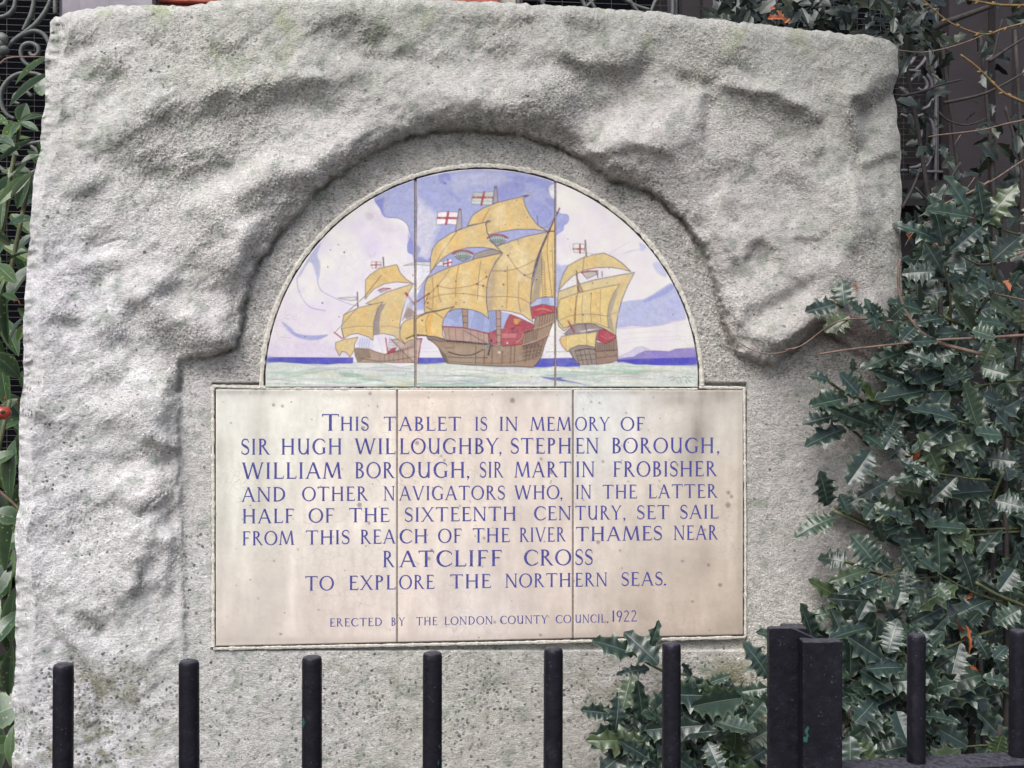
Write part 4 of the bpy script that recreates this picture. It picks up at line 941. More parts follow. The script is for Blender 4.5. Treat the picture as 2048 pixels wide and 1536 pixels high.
# ------------------------------------------------------------------ inscription tiles
def top_y(x): return 779.0+(x-431)*(2.0/1055)
def bot_y(x): return 1292.0+(x-432)*(-23.0/1055)
t_n1 = spec_noise((300, 600), 60, 71, beta=2.2); t_n2 = spec_noise((300, 600), 30, 72, beta=1.8, aniso=5.0); t_n3 = spec_noise((300, 600), 8, 73, beta=1.5)
def txt_col(PX, PY):
    u = (PX-425)/1.8; v = (PY-770)/1.8
    a = bilerp(t_n1, u, v); b_ = bilerp(t_n2, u, v); c = bilerp(t_n3, u, v)
    left = np.array([228., 224, 219]); cols = {}
    base = np.zeros(PX.shape+(3,))
    pts = [(440,800,229,227,222),(440,1000,222,218,210),(440,1250,216,204,198),(600,850,234,230,224),(700,1000,236,224,216),(700,1250,224,208,202),
           (830,850,232,218,210),(900,1000,232,222,216),(950,1200,222,213,213),(1100,850,226,212,206),(1100,1100,222,210,206),(1170,800,224,226,230),(1200,900,224,220,218),
           (1200,1100,220,206,198),(1300,1000,216,202,192),(1400,850,206,198,192),(1450,1000,210,196,184),(1450,1200,200,184,172),(1250,1240,206,188,178),(1380,1250,194,176,164)]
    W_ = 0
    for x, y, r, g, b in pts:
        w = 1/((PX-x)**2+(PY-y)**2+2500)**1.3; W_ = W_+w; base += w[..., None]*np.array([r, g, b], float)
    base /= W_[..., None]
    mid = ((PX > 797)&(PX < 1144))[..., None]; base = np.where(mid, base*np.array([1.0,.985,.975]), base)
    base *= (1+0.012*a+0.020*b_+0.008*c)[..., None]
    def stain(x, y, rx, ry, s, tint=(1,1,1)):
        m = np.exp(-((PX-x)/rx)**2-((PY-y)/ry)**2)*s
        return m[..., None]*np.array(tint, float)
    st = 0
    for args in ((522,880,18,110,.16),(520,1000,14,120,.10),(545,1200,26,120,.08),(1400,860,20,60,.22),(1385,930,30,90,.16),(1410,1120,30,50,.14),(1360,800,60,16,.18),(1440,790,40,20,.22),
                 (440,1040,8,260,.06),(1480,1040,6,260,.16),(900,860,12,90,.06),(1060,1180,14,120,.06),(1290,1180,16,110,.08),(640,1180,14,120,.05),(640,1282,300,8,.10),(1200,1276,300,10,.14),(470,1270,50,24,.10),(1455,1255,40,30,.14),(800,790,300,7,.10),(500,784,90,6,.25),(1200,784,240,6,.16),
                 (440,905,10,30,.12),(700,920,40,60,.05),(1330,1120,50,60,.08),(1025,802,20,14,.14),(980,1100,30,90,.04)):
        st = st+stain(*args, tint=(1,1.04,1.08))
    g = np.random.default_rng(5)
    base *= (1-0.6*st*(1+0.35*b_[..., None]))
    pits = [(1457,985,4),(1456,1010,5.4),(1463,993,3.5),(1440,1170,4.4),(1196,1084,4),(1206,923,3),(1082,918,3),(1103,944,4.5),(834,886,4.5),(726,856,4),(719,1010,5),(738,1046,3),(857,1117,4),(863,1100,3),(1025,801,5),(740,787,3.4),(565,812,3),(547,810,3.4),
            (462,846,2.4),(1417,1130,3.4),(1385,1203,3),(1240,1101,2.4),(1183,804,2.6),(1199,806,2.4),(1252,826,2.4),(889,920,2.8),(882,912,2.6),(989,1244,3),(1003,1243,3),(548,1122,2.4),(596,1099,2.2),(561,1268,3),(1081,1270,3),(857,795,2.4),(755,813,2.2),(1355,930,2.6),(920,1012,2.4),(968,1076,3),(1410,1060,3),(1365,1122,3),(625,1020,2)]
    for k in range(60): pits.append((g.uniform(440, 1480), g.uniform(785, 1265), g.uniform(1.2, 2.0)))
    for x, y, r in pits:
        d = np.hypot(PX-x, PY-y); m = (np.clip((r-d)/1.6+0.4, 0, 1)*0.5)[..., None]
        base = base*(1-m)+np.array((104, 90, 96.))*m
    return lin_np(base*np.array([0.972,0.98,0.958])-3)*0.89
TX = [(432, 792.6), (796.6, 1144.2), (1148.2, 1486)]
tiles = []
for k, (x0, x1) in enumerate(TX):
    nx = int((x1-x0)/2.5); xs = np.linspace(x0, x1, nx); nr = 206
    t = np.linspace(0, 1, nr)[:, None]
    PYg = top_y(xs)[None, :]+(bot_y(xs)-top_y(xs))[None, :]*t; PXg = np.broadcast_to(xs[None, :], PYg.shape).copy()
    o = slab('inscription_tile', PXg, PYg, txt_col, MAT_TXT)
    o['label'] = ['cream ceramic tile with start of the blue lettering', 'pinkish ceramic tile with middle of the blue lettering', 'tan stained ceramic tile with end of the blue lettering'][k]
    tiles.append(o)
# dark joints between and behind the tiles
for px, y0, y1 in ((794.6, 780, 1283), (1146.2, 780, 1274), (831.2, 363, 774), (1110.9, 366, 774)):
    mb = MB()
    a, b_ = at(px-3, y1, 0.0028), at(px+3, y0, 0.0028)
    mb.box((a.x, 0.0012, a.z), (b_.x, 0.0115, b_.z))
    mb.build('tile_joint', MAT_JOINT, stone)
# mortar bead round the whole tablet, slightly uneven
def bead(pts, w, name, proud, mat=None):
    P = np.array(pts, float); L = np.cumsum(np.r_[0, np.hypot(*np.diff(P, axis=0).T)])
    s_ = np.arange(0, L[-1], 3.0); X = np.interp(s_, L, P[:, 0]); Y = np.interp(s_, L, P[:, 1])
    g = np.random.default_rng(int(abs(P.sum())) % 1000)
    j = spec_noise((2, len(s_)), 8, int(abs(P.sum())) % 997, beta=1.2)
    tx = np.gradient(X); ty = np.gradient(Y); ln = np.hypot(tx, ty); nxv, nyv = -ty/ln, tx/ln
    prof = [(-1.0, -4.0), (-.75, .4), (-.35, 1.0), (.1, .9), (.5, .35), (.8, .6), (1.0, -4.0)]
    rows = []
    for a, h in prof:
        ww = w*0.5*(1+0.16*j[0]); hh = h*proud*(1+0.35*j[1]) if h > 0 else np.full_like(X, h)
        rows.append(at_np(X+nxv*ww*a, Y+nyv*ww*a, -hh*0.001))
    me, _ = grid_mesh(name, np.stack(rows, 0), mat or MAT_MORTAR)
    return part(name, me, stone)
arc = [(ARC_C[0]+(ARC_R+7.5)*math.cos(a), ARC_C[1]-(ARC_R+7.5)*math.sin(a)) for a in np.linspace(math.pi, 0, 160)]
o = bead([(523.6, 774)]+arc+[(1403.6, 774)], 10, 'mortar_edging', 1.2); o['label'] = 'curved mortar edging round the painted arch'
bead([(531, 777.2), (1396, 778.2)], 4.4, 'mortar_edging', 0.5)
bead([(531, 775.5), (425.5, 772.5), (426.5, 1030), (426.5, 1296)], 8, 'mortar_edging', 1.3)
bead([(426, 1297.5), (960, 1287), (1491, 1274.5)], 7, 'mortar_edging', 1.0)
bead([(1398, 774.5), (1488.5, 776), (1490.8, 1030), (1491, 1276)], 6, 'mortar_edging', 0.8)

# ------------------------------------------------------------------ the lettering (flat glaze print as thin polygons)
def arc_strip(cx, cy, rxo, ryo, rxi, ryi, a0, a1, n=14, ox=0, oy=0):
    ang = np.radians(np.linspace(a0, a1, n))
    o_ = [(cx+rxo*math.cos(a), cy+ryo*math.sin(a)) for a in ang]; i_ = [(cx+ox+rxi*math.cos(a), cy+oy+ryi*math.sin(a)) for a in ang]
    return [[o_[k], o_[k+1], i_[k+1], i_[k]] for k in range(n-1)]
TK, TN, SF = 0.135, 0.074, 0.06      # thick, thin, serif height
def vbar(x, y0=0, y1=1, w=TK): return [[(x-w/2, y0), (x+w/2, y0), (x+w/2, y1), (x-w/2, y1)]]
def hbar(x0, x1, y, w=TN): return [[(x0, y-w/2), (x1, y-w/2), (x1, y+w/2), (x0, y+w/2)]]
def dbar(x0, y0, x1, y1, w): return [[(x0-w/2, y0), (x0+w/2, y0), (x1+w/2, y1), (x1-w/2, y1)]]
def ser(x, y, half=0.13, up=True):
    s_ = SF if up else -SF
    return [[(x-half, y), (x+half, y), (x+half*0.45, y+s_), (x-half*0.45, y+s_)]]
def stem(x, w=TK): return vbar(x, 0, 1, w)+ser(x, 0)+ser(x, 1, up=False)
def tipv(x, y, d):     # vertical serif at the end of an arm, pointing up (d>0) or down
    return [[(x-0.05, y), (x+0.012, y), (x+0.018, y+d), (x-0.008, y+d)]]
def glyph(c):
    if c == 'I': return stem(.16), .32
    if c == 'H': return stem(.16)+stem(.72)+hbar(.16, .72, .52), .88
    if c == 'T': return vbar(.40)+ser(.40, 0)+hbar(.02, .78, .965, .07)+tipv(.05, .96, -.13)+tipv(.78, .96, -.13), .80
    if c == 'L': return stem(.16)+hbar(.16, .58, .035, .07)+tipv(.60, .04, .16), .62
    if c == 'E': return stem(.16)+hbar(.16, .54, .965, .07)+hbar(.16, .48, .53)+hbar(.16, .58, .035, .07)+tipv(.55, .96, -.12)+tipv(.60, .04, .14), .62
    if c == 'F': return stem(.16)+hbar(.16, .55, .965, .07)+hbar(.16, .47, .52)+tipv(.56, .96, -.13), .60
    if c in 'PRB':
        g = stem(.16)
        g += arc_strip(.28, .76, .26, .24, .26-TK, .24-TN, -90, 90)+hbar(.16, .28, .97, TN)+hbar(.16, .28, .55, TN)
        if c == 'R': g += dbar(.30, .54, .68, .0, TK)+[[(.62, 0), (.80, 0), (.72, .05), (.64, .05)]]; return g, .76
        if c == 'B': g += arc_strip(.28, .275, .32, .275, .32-TK, .275-TN, -90, 90)+hbar(.16, .28, .03, TN); return g, .64
        return g, .60
    if c == 'D': return stem(.16)+arc_strip(.30, .5, .50, .5, .50-TK, .5-TN, -90, 90)+hbar(.16, .30, .97, TN)+hbar(.16, .30, .03, TN), .86
    if c == 'O': return arc_strip(.46, .5, .46, .51, .46-TK, .51-TN*.9, 0, 360, 30), .92
    if c == 'C': return arc_strip(.46, .5, .45, .51, .45-TK, .51-TN, 48, 312, 22, .02)+tipv(.78, .86, -.14)+tipv(.78, .13, .12), .80
    if c == 'G': return arc_strip(.46, .5, .45, .51, .45-TK, .51-TN, 48, 312, 22, .02)+vbar(.72, .06, .44, TK)+ser(.72, .44, up=False)+tipv(.78, .86, -.14), .86
    if c == 'U': return vbar(.16, .35, 1, TK)+ser(.16, 1, up=False)+vbar(.68, .0, 1, TN*1.5)+ser(.68, 1, up=False)+arc_strip(.41, .36, .31, .37, .31-TK*.9, .37-TN*1.2, 180, 360), .84
    if c == 'N': return vbar(.13, 0, 1, TN)+ser(.13, 0)+vbar(.75, 0, 1, TN)+ser(.75, 1, up=False)+dbar(.12, 1, .75, 0, TK)+ser(.10, 1, .10, False), .88
    if c == 'M': return dbar(.10, 0, .20, 1, TN)+ser(.10, 0)+dbar(.22, 1, .54, .05, TK)+dbar(.54, .05, .86, 1, TN)+dbar(.96, 0, .86, 1, TK)+ser(.97, 0), 1.08
    if c == 'A': return dbar(.08, 0, .42, 1, TN)+dbar(.76, 0, .42, 1, TK)+hbar(.20, .64, .36)+ser(.08, 0, .11)+ser(.77, 0, .12), .86
    if c == 'V': return dbar(.42, 0, .08, 1, TK)+dbar(.42, 0, .76, 1, TN)+ser(.08, 1, .12, False)+ser(.76, 1, .11, False), .84
    if c == 'W': return dbar(.32, 0, .07, 1, TK)+dbar(.32, 0, .60, 1, TN)+dbar(.86, 0, .60, 1, TK)+dbar(.86, 0, 1.12, 1, TN)+ser(.07, 1, .12, False)+ser(1.12, 1, .10, False)+ser(.60, 1, .08, False), 1.20
    if c == 'X': return dbar(.70, 0, .10, 1, TK)+dbar(.08, 0, .70, 1, TN)+ser(.71, 0, .12)+ser(.08, 0, .11)+ser(.10, 1, .12, False)+ser(.70, 1, .11, False), .80
    if c == 'Y': return dbar(.38, .46, .08, 1, TK)+dbar(.38, .46, .70, 1, TN)+vbar(.38, 0, .48, TK)+ser(.38, 0)+ser(.08, 1, .12, False)+ser(.70, 1, .11, False), .78
    if c == 'S':
        g = arc_strip(.28, .755, .25, .255, .25-TN*1.1, .255-TN*1.1, 40, 180, 10)+arc_strip(.25, .27, .27, .28, .27-TN*1.1, .28-TN*1.1, -140, 0, 10)
        pts = smooth_pts([(.065, .76), (.10, .64), (.26, .53), (.42, .42), (.485, .27)], 5)
        for k in range(len(pts)-1):
            (x0, y0), (x1, y1) = pts[k], pts[k+1]; dx, dy = x1-x0, y1-y0; l = math.hypot(dx, dy); nx_, ny_ = -dy/l, dx/l
            w0 = .035+.045*math.sin(math.pi*k/(len(pts)-1)); w1 = .035+.045*math.sin(math.pi*(k+1)/(len(pts)-1))
            g.append([(x0+nx_*w0, y0+ny_*w0), (x0-nx_*w0, y0-ny_*w0), (x1-nx_*w1, y1-ny_*w1), (x1+nx_*w1, y1+ny_*w1)])
        return g+tipv(.48, .88, -.15)+tipv(.06, .10, .16), .54
    if c == ',': return arc_strip(.08, .06, .07, .07, .001, .001, 0, 360, 10)+[[(.10, .08), (.15, .04), (.06, -.16), (.03, -.15)]], .18
    if c == '.': return arc_strip(.08, .06, .07, .07, .001, .001, 0, 360, 10), .16
    if c == '1': return vbar(.16, 0, 1, TK), .32
    if c == '9': return arc_strip(.26, .68, .24, .30, .24-TK*.8, .30-TN, 0, 360, 20)+[[(.42, .66), (.50, .66), (.30, .0), (.18, .0)]], .52
    if c == '2':
        g = arc_strip(.25, .74, .22, .25, .22-TK*.8, .25-TN, -25, 160, 12)+[[(.36, .62), (.46, .66), (.14, .08), (.04, .05)]]+[[(.04, .0), (.52, .0), (.52, .09), (.04, .07)]]
        return g, .54
    return [], .4

MAT_INK, nt, b = new_mat('cobalt_lettering')
v = coords(nt)
c = ramp(nt, noise(nt, v, 22, 5, .7), [(0.3, lin((44, 42, 112))), (0.72, lin((84, 84, 146)))]).outputs[0]
c = mix(nt, c, ramp(nt, noise(nt, v, 330, 3), [(0.35, lin((130, 126, 168))), (0.5, lin((64, 60, 132)))]).outputs[0], 0.35)
nt.links.new(c, b.inputs['Base Color']); b.inputs['Roughness'].default_value = 0.45; b.inputs['Specular IOR Level'].default_value = 0.3

def bl(l, r): return lambda x: l+(x-484.0)*(r-l)/951.0
LINES = [
 (bl(833, 834), bl(861.5, 861.5), [("HIS",680,738),("T",767,792),("ABLET",797.5,922),("IS",949,975),("IN",998,1036),("MEM",1060,1143),("ORY",1150,1219.5),("OF",1241,1290)]),
 (bl(828, 828), bl(861.5, 861.5), [("T",643.5,678)]),
 (bl(877.4, 875), bl(909.5, 906), [("SIR",482,539.6),("HUGH",561.5,684.4),("WIL",710,791),("LOUGHBY",798.5,997),(",",998,1004),("STEPH",1021,1143.5),("EN",1150.5,1197.7),("BOROUGH",1222.5,1428.5),(",",1433,1440)]),
 (bl(925, 922), bl(958.2, 952.5), [("WILLIAM",484.6,683.6),("BOR",709,789),("OUGH",798,930.5),(",",933,940),("SIR",959,1006.7),("MART",1028.5,1142.6),("IN",1150.7,1189.7),("FROBISHER",1225.4,1434)]),
 (bl(974.4, 968), bl(1003.5, 995.5), [("AND",483,572.4),("OTHER",604,736),("N",767,790),("AVIGATORS",798,1010.3),("WHO",1029,1119),(",",1120,1126),("IN",1150.7,1183),("THE",1205,1274),("LATTER",1296,1435)]),
 (bl(1018, 1009), bl(1047, 1037), [("HALF",484,588.5),("OF",617,669),("THE",698,779),("SIXTEENTH",809,1033),("CEN",1067.5,1142.5),("TURY",1150.3,1243),(",",1246,1252),("SET",1273.5,1338.4),("SAIL",1360,1437)]),
 (bl(1062.6, 1050), bl(1091, 1079), [("FROM",484,588.5),("THIS",611.5,699.7),("REA",720,791),("CH",798.5,855.7),("OF",875.8,924),("THE",945,1020),("RIVER",1038.4,1131.3),("THAMES",1151.6,1324.6),("NEAR",1347,1435.8)]),
 (bl(1104, 1096), bl(1138, 1127), [("R",765,789),("ATCLIFF",798.5,1004.5),("CRO",1047.5,1142.6),("SS",1150,1186)]),
 (bl(1154, 1142), bl(1183.5, 1169), [("TO",610,668),("EXPL",697,791.4),("ORE",798,869),("THE",900,982),("NORTH",1010,1142.6),("ERN",1149.6,1215),("SEAS",1242.5,1325.7),(".",1327,1333)]),
 (bl(1239.5, 1225), bl(1256, 1241.5), [("ERECTED",659,765),("B",782,791.5),("Y",797.5,810),("THE",832,874.7),("LONDON",888.5,985.5),("COUNTY",1000,1095.6),("CO",1111,1142.6),("UNCIL",1149.6,1211.5),(",",1213,1217)]),
 (bl(1234, 1217), bl(1256, 1240), [("1922",1223,1274)]),
]
letters = [MB(), MB(), MB()]
for ty, by, words in LINES:
    for w, x0, x1 in words:
        gl = [glyph(ch) for ch in w]; gap = 0.10
        total = sum(g[1] for g in gl)+gap*(len(gl)-1); k = (x1-x0)/total; x = x0
        heavy = 1.25 if w == 'SEAS' else 1.0
        ti = 0 if x1 < 795 else (1 if x1 < 1147 else 2)
        for g, adv in gl:
            for n_, poly in enumerate(g):
                Y = -0.00012-0.00002*(n_ % 9)
                vs = []
                for (u, v_) in poly:
                    px = x+u*k; bb, tt = by(px), ty(px)
                    vs.append(at(px, bb-(bb-tt)*v_, Y))
                letters[ti].add(vs, [(0, 1, 2, 3)])
            x += (adv+gap)*k
for k in range(3):
    o = letters[k].build('lettering', MAT_INK, tiles[k])
    tiles[k].location.y = [.0, -.0005, -.0002][k]      # the tiles do not sit quite flush
# ------------------------------------------------------------------ ground
MAT_SOIL = simple_mat('garden_soil', (0.045, 0.032, 0.022), 0.95, 18, .5, .9, .02)
n = 90
xs = np.concatenate([[-120, -40, -12], np.linspace(-5, 5, n), [12, 40, 120]]); ys = np.concatenate([[-120, -40, -12], np.linspace(-5, 4, n), [12, 40, 120]])
XX, YY = np.meshgrid(xs, ys[::-1])
gz = spec_noise(XX.shape, 8, 91, beta=2.0)*0.012
gz = np.where((np.abs(XX) > 5.5) | (np.abs(YY) > 5.5), 0, gz)-0.02
me, _ = grid_mesh('ground', np.stack([XX, YY, gz], -1), MAT_SOIL)
tag(link('ground', me), kind='structure')
MAT_PAVE = simple_mat('paving', (0.16, 0.15, 0.14), 0.9, 12, .3, .5, .004)
mb = MB(); mb.box((-30, -30, -0.06), (30, -0.9, 0.03)); tag(mb.build('pavement', MAT_PAVE), kind='structure')

# ------------------------------------------------------------------ building behind: piers, brick, windows with wrought-iron grilles
YB = 1.25
MAT_PIER = simple_mat('pale_pier_stone', (0.27, 0.25, 0.28), 0.85, 9, .25, .4, .003)
MAT_PIER2 = simple_mat('purple_brown_stone', (0.019, 0.014, 0.017), 0.85, 7, .35, .4, .003)
MAT_BRICK = simple_mat('red_brick', (0.38, 0.10, 0.065), 0.85, 40, .35, .5, .002)
MAT_BMORT = simple_mat('brick_mortar', (0.35, 0.32, 0.28), 0.95, 60, .3, .6, .002)
MAT_DARK = simple_mat('painted_room_dark', (0.006, 0.006, 0.008), 1.0, 5, .2, .0, .001, spec=0.0)
MAT_IRON = simple_mat('weathered_iron', (0.10, 0.108, 0.10), 0.6, 60, .35, .4, .001)
MAT_IRON2 = simple_mat('dull_iron', (0.09, 0.085, 0.095), 0.6, 60, .35, .4, .001)
MAT_FRAME = simple_mat('window_frame_paint', (0.10, 0.10, 0.115), 0.5, 30, .2, .3, .001)
bld = empty('brick_building', at(1000, 768, YB)*1.0, 'shaded brick and stone building with iron window grilles behind the stone', 'building')
bld.location.z = 0
def wall_box(name, x0, x1, z0, z1, y0, y1, mat):
    mb = MB(); mb.box((x0, y0, z0), (x1, y1, z1))
    me = mb.mesh(name, mat)
    return part(name, me, bld)
def X(px, Y=YB): return at(px, 768, Y).x
def Zc(py, Y=YB, px=1024): return at(px, py, Y).z
ztop = 3.4
# pier left, fluted a little; brick middle; piers right
wall_box('pier', X(129), X(172), -.02, ztop, YB-.02, YB+.4, MAT_PIER)
wall_box('pier', X(172)+.001, X(313), -.02, ztop, YB-.06, YB+.4, MAT_PIER)
mb = MB(); bricks = []
brick_me = None
bw, bh = 0.215, 0.065
wall_box('brick_backing', X(313)+.001, X(1032), -.02, ztop, YB+.012, YB+.4, MAT_BMORT)
def bevel_box(sx, sy, sz, e=0.003):
    bm_ = MB(); x, y, z = sx/2, sy/2, sz/2
    v_ = [(-x+e,-y,-z+e),(x-e,-y,-z+e),(x-e,-y,z-e),(-x+e,-y,z-e),(-x,-y+e,-z),(x,-y+e,-z),(x,-y+e,z),(-x,-y+e,z),(-x,y,-z),(x,y,-z),(x,y,z),(-x,y,z)]
    f_ = [(0,1,2,3)]+[(a, a+4, (a+1) % 4+4, (a+1) % 4) for a in range(4)]+[(4+a, 8+a, 8+(a+1) % 4, 4+(a+1) % 4) for a in range(4)]
    bm_.add(v_, f_); return bm_
brick_me = bevel_box(bw, .10, bh).mesh('brick', MAT_BRICK)
half_me = bevel_box(bw/2-.005, .10, bh).mesh('brick', MAT_BRICK)
x0b, x1b = X(313)+.006, X(1032)
z = Zc(-30)-0.30; row = 0
zb0 = Zc(8, YB, 400)
z = zb0-0.075*3
while z < 2.45:
    x = x0b+(0 if row % 2 else -bw/2)
    while x < x1b:
        cx_ = x+bw/2
        if x < x0b-.001: 
            o = part('brick', half_me, bld); cxx_ = x0b+bw/4
        elif x+bw > x1b: break
        else: o = part('brick', brick_me, bld); cxx_ = cx_
        o.location = (cxx_, YB+.05-.012+R.uniform(-.002, .002), z+bh/2)
        x += bw+.01
    z += bh+.01; row += 1
# a low wall of stone under the right window and piers with flutes
zs = Zc(372, YB, 1840)
wall_box('window_sill', X(1500), X(1886), zs-.07, zs, YB-.09, YB+.05, MAT_PIER2)
wall_box('pier', X(1500)+.001, X(1884), -.02, zs-.071, YB-.01, YB+.4, MAT_PIER2)
edges = [1360, 1398, 1430, 1470, 1500]
for k in range(4): wall_box('pier', X(edges[k])+.001, X(edges[k+1])-.001, zs-1.2 if k < 4 else 0, ztop, YB-.02-.02*(k % 2), YB+.4, MAT_PIER2)
wall_box('pier', X(1360)+.001, X(1500)-.001, -.02, zs-1.201, YB-.03, YB+.4, MAT_PIER2)
edges = [1887, 1966, 1999, 2075, 2180, 2300, 2500, 2560, 3300, 3360, 4300, 4360, 6000]
for k in range(len(edges)-1): wall_box('pier', X(edges[k])+.001, X(edges[k+1])-.001, -.02, ztop, YB-.03-.035*(k % 2), YB+.4, MAT_PIER2)
wall_box('pier', X(-700), X(-420), -.02, ztop, YB-.02, YB+.4, MAT_PIER)
# near-black panels behind the three windows, painting the dark of unlit rooms
def window(x0, x1, z0, z1, grille_fn, mat):
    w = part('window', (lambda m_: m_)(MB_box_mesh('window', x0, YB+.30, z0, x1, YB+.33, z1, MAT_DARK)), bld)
    def sub(name, me):
        o = link(name, me, w); o.matrix_parent_inverse = world_matrix(w).inverted(); return o
    fr = .018
    for nm, bx in (('frame', (x0, x0+fr, z0, z1)), ('frame', (x1-fr, x1, z0, z1)), ('frame', (x0+fr, x1-fr, z1-fr, z1)), ('frame', (x0+fr, x1-fr, z0, z0+fr))):
        sub(nm, MB_box_mesh(nm, bx[0], YB+.02, bx[2], bx[1], YB+.06, bx[3], MAT_FRAME))
    for nm, me in grille_fn(): sub(nm, me)
    # fine wire mesh behind the scrolls
    mw = MB(); zz = z0
    while zz < z1: mw.tube([(x0, YB+.10, zz), (x1, YB+.10, zz)], .0009, 4, cap=False); zz += .0165
    xx = x0
    while xx < x1: mw.tube([(xx, YB+.104, z0), (xx, YB+.104, z1)], .0009, 4, cap=False); xx += .07
    o = sub('wire_mesh', mw.mesh('wire_mesh', MAT_WIRE)); o['kind'] = 'stuff'
    return w
def MB_box_mesh(name, x0, y0, z0, x1, y1, z1, mat):
    m_ = MB(); m_.box((x0, y0, z0), (x1, y1, z1)); return m_.mesh(name, mat)
MAT_WIRE = simple_mat('wire', (0.05, 0.05, 0.055), 0.7, 60, .2, .2, .001)
def scroll(pts, r=.0062, mat=None, Y=YB+.01, taper=True, ball=False):
    P = smooth_pts(pts, 6); v3 = [at(x, y, Y) for x, y in P]
    m_ = MB(); k = len(v3)
    rr = [r*(0.75+0.25*math.sin(math.pi*i/(k-1))) for i in range(k)] if taper else r
    m_.tube(v3, rr, 8, flat=1.5)
    if ball:
        c_ = v3[-1]; m_.tube([c_+Vector((0, -.008, 0)), c_+Vector((0, .008, 0))], r*1.6, 8)
    return ('scroll', m_.mesh('scroll', mat or MAT_IRON, True))
def zz(p): return [(x/3.84, y/3.84) for x, y in p]
def grille_left():
    out = []
    for p in ([(50,372),(110,310),(200,255),(270,240),(330,262),(372,320),(395,420),(400,560)],
              [(235,512),(190,482),(162,425),(168,370),(202,338),(250,336),(290,362),(298,400),(275,428),(243,425),(228,402)],
              [(262,-60),(258,30),(240,110),(205,185),(178,235)], [(400,-70),(385,10),(345,95),(280,180),(200,245),(120,300),(62,352)],
              [(-40,128),(20,130),(70,110),(108,60),(120,-20)], [(-30,42),(10,42),(36,28),(46,-10)],
              [(360,600),(280,568),(180,562),(100,590),(35,655),(5,740),(22,830),(62,888),(112,912)],
              [(242,742),(212,714),(165,706),(118,736),(110,782),(150,800)],
              [(-60,1010),(60,1085),(160,1105),(260,1100),(360,1080)], [(425,-100),(425,40),(425,108)], [(60,352),(20,420),(-60,470)],
              [(-80,200),(-40,240),(0,330),(30,350)], [(360,1300),(300,1180),(240,1120)], [(-40,1250),(60,1330),(180,1350),(300,1300)]):
        out.append(scroll(zz(p)))
    for p in ([(0,250),(22,300),(44,345)], [(0,420),(30,380),(46,350)], [(-30,340),(10,345),(44,350)]):
        P = smooth_pts(zz(p), 5); m_ = MB(); k = len(P)
        m_.tube([at(x, y, YB-.0) for x, y in P], [.003+.012*math.sin(math.pi*i/(k-1)) for i in range(k)], 8)
        out.append(('iron_leaf', m_.mesh('iron_leaf', MAT_IRON, True)))
    return out
wall_box('pier', X(-420)+.001, X(129)-.001, -.02, .899, YB-.01, YB+.4, MAT_PIER2)
wall_box('pier', X(1032)+.002, X(1360)-.002, -.02, .899, YB-.01, YB+.4, MAT_PIER2)
window(X(-420)+.001, X(129)-.001, 0.9, 3.0, grille_left, MAT_IRON)
def grille_mid():
    out = []
    for p in ([(1036,-40),(1037,10),(1036,60)], [(1165,-40),(1180,0),(1195,24)], [(1150,-30),(1168,8),(1176,30)], [(1205,-30),(1192,-5),(1170,16)], [(1345,-60),(1345,10),(1345,60)],
              [(1250,-30),(1262,5),(1282,30)], [(1330,-30),(1312,0),(1300,28)], [(1090,-30),(1082,0),(1096,20)], [(1230,-40),(1240,-10),(1268,10),(1300,20)], [(1050,-30),(1066,-6),(1090,4)]):
        out.append(scroll(p, .0055, MAT_IRON))
    return out
window(X(1032)+.002, X(1360)-.002, 0.9, 3.0, grille_mid, MAT_IRON)
def w1(p): return [(1648+x/3.84, y/3.84) for x, y in p]
def grille_right():
    out = []
    for p in ([(855,-60),(858,300),(858,900),(855,1420)], [(720,1310),(780,1280),(830,1180),(845,1060),(830,950),(790,900)], [(660,1290),(720,1280),(790,1230),(800,1160)],
              [(660,1120),(720,1080),(745,1030),(740,970)], [(590,545),(680,545),(770,570),(820,630),(830,720)], [(650,640),(700,590),(760,600),(790,660),(760,700),(720,680)],
              [(700,540),(760,480),(800,400),(810,300)], [(640,520),(690,450),(700,380)], [(590,1310),(760,1320),(940,1325)], [(700,800),(740,840),(800,820),(840,760)],
              [(590,880),(640,900),(700,900),(760,880)]):
        out.append(scroll(w1(p), .0058, MAT_IRON2))
    return out
window(X(1500)+.002, X(1886)-.002, zs+.001, 3.0, grille_right, MAT_IRON2)

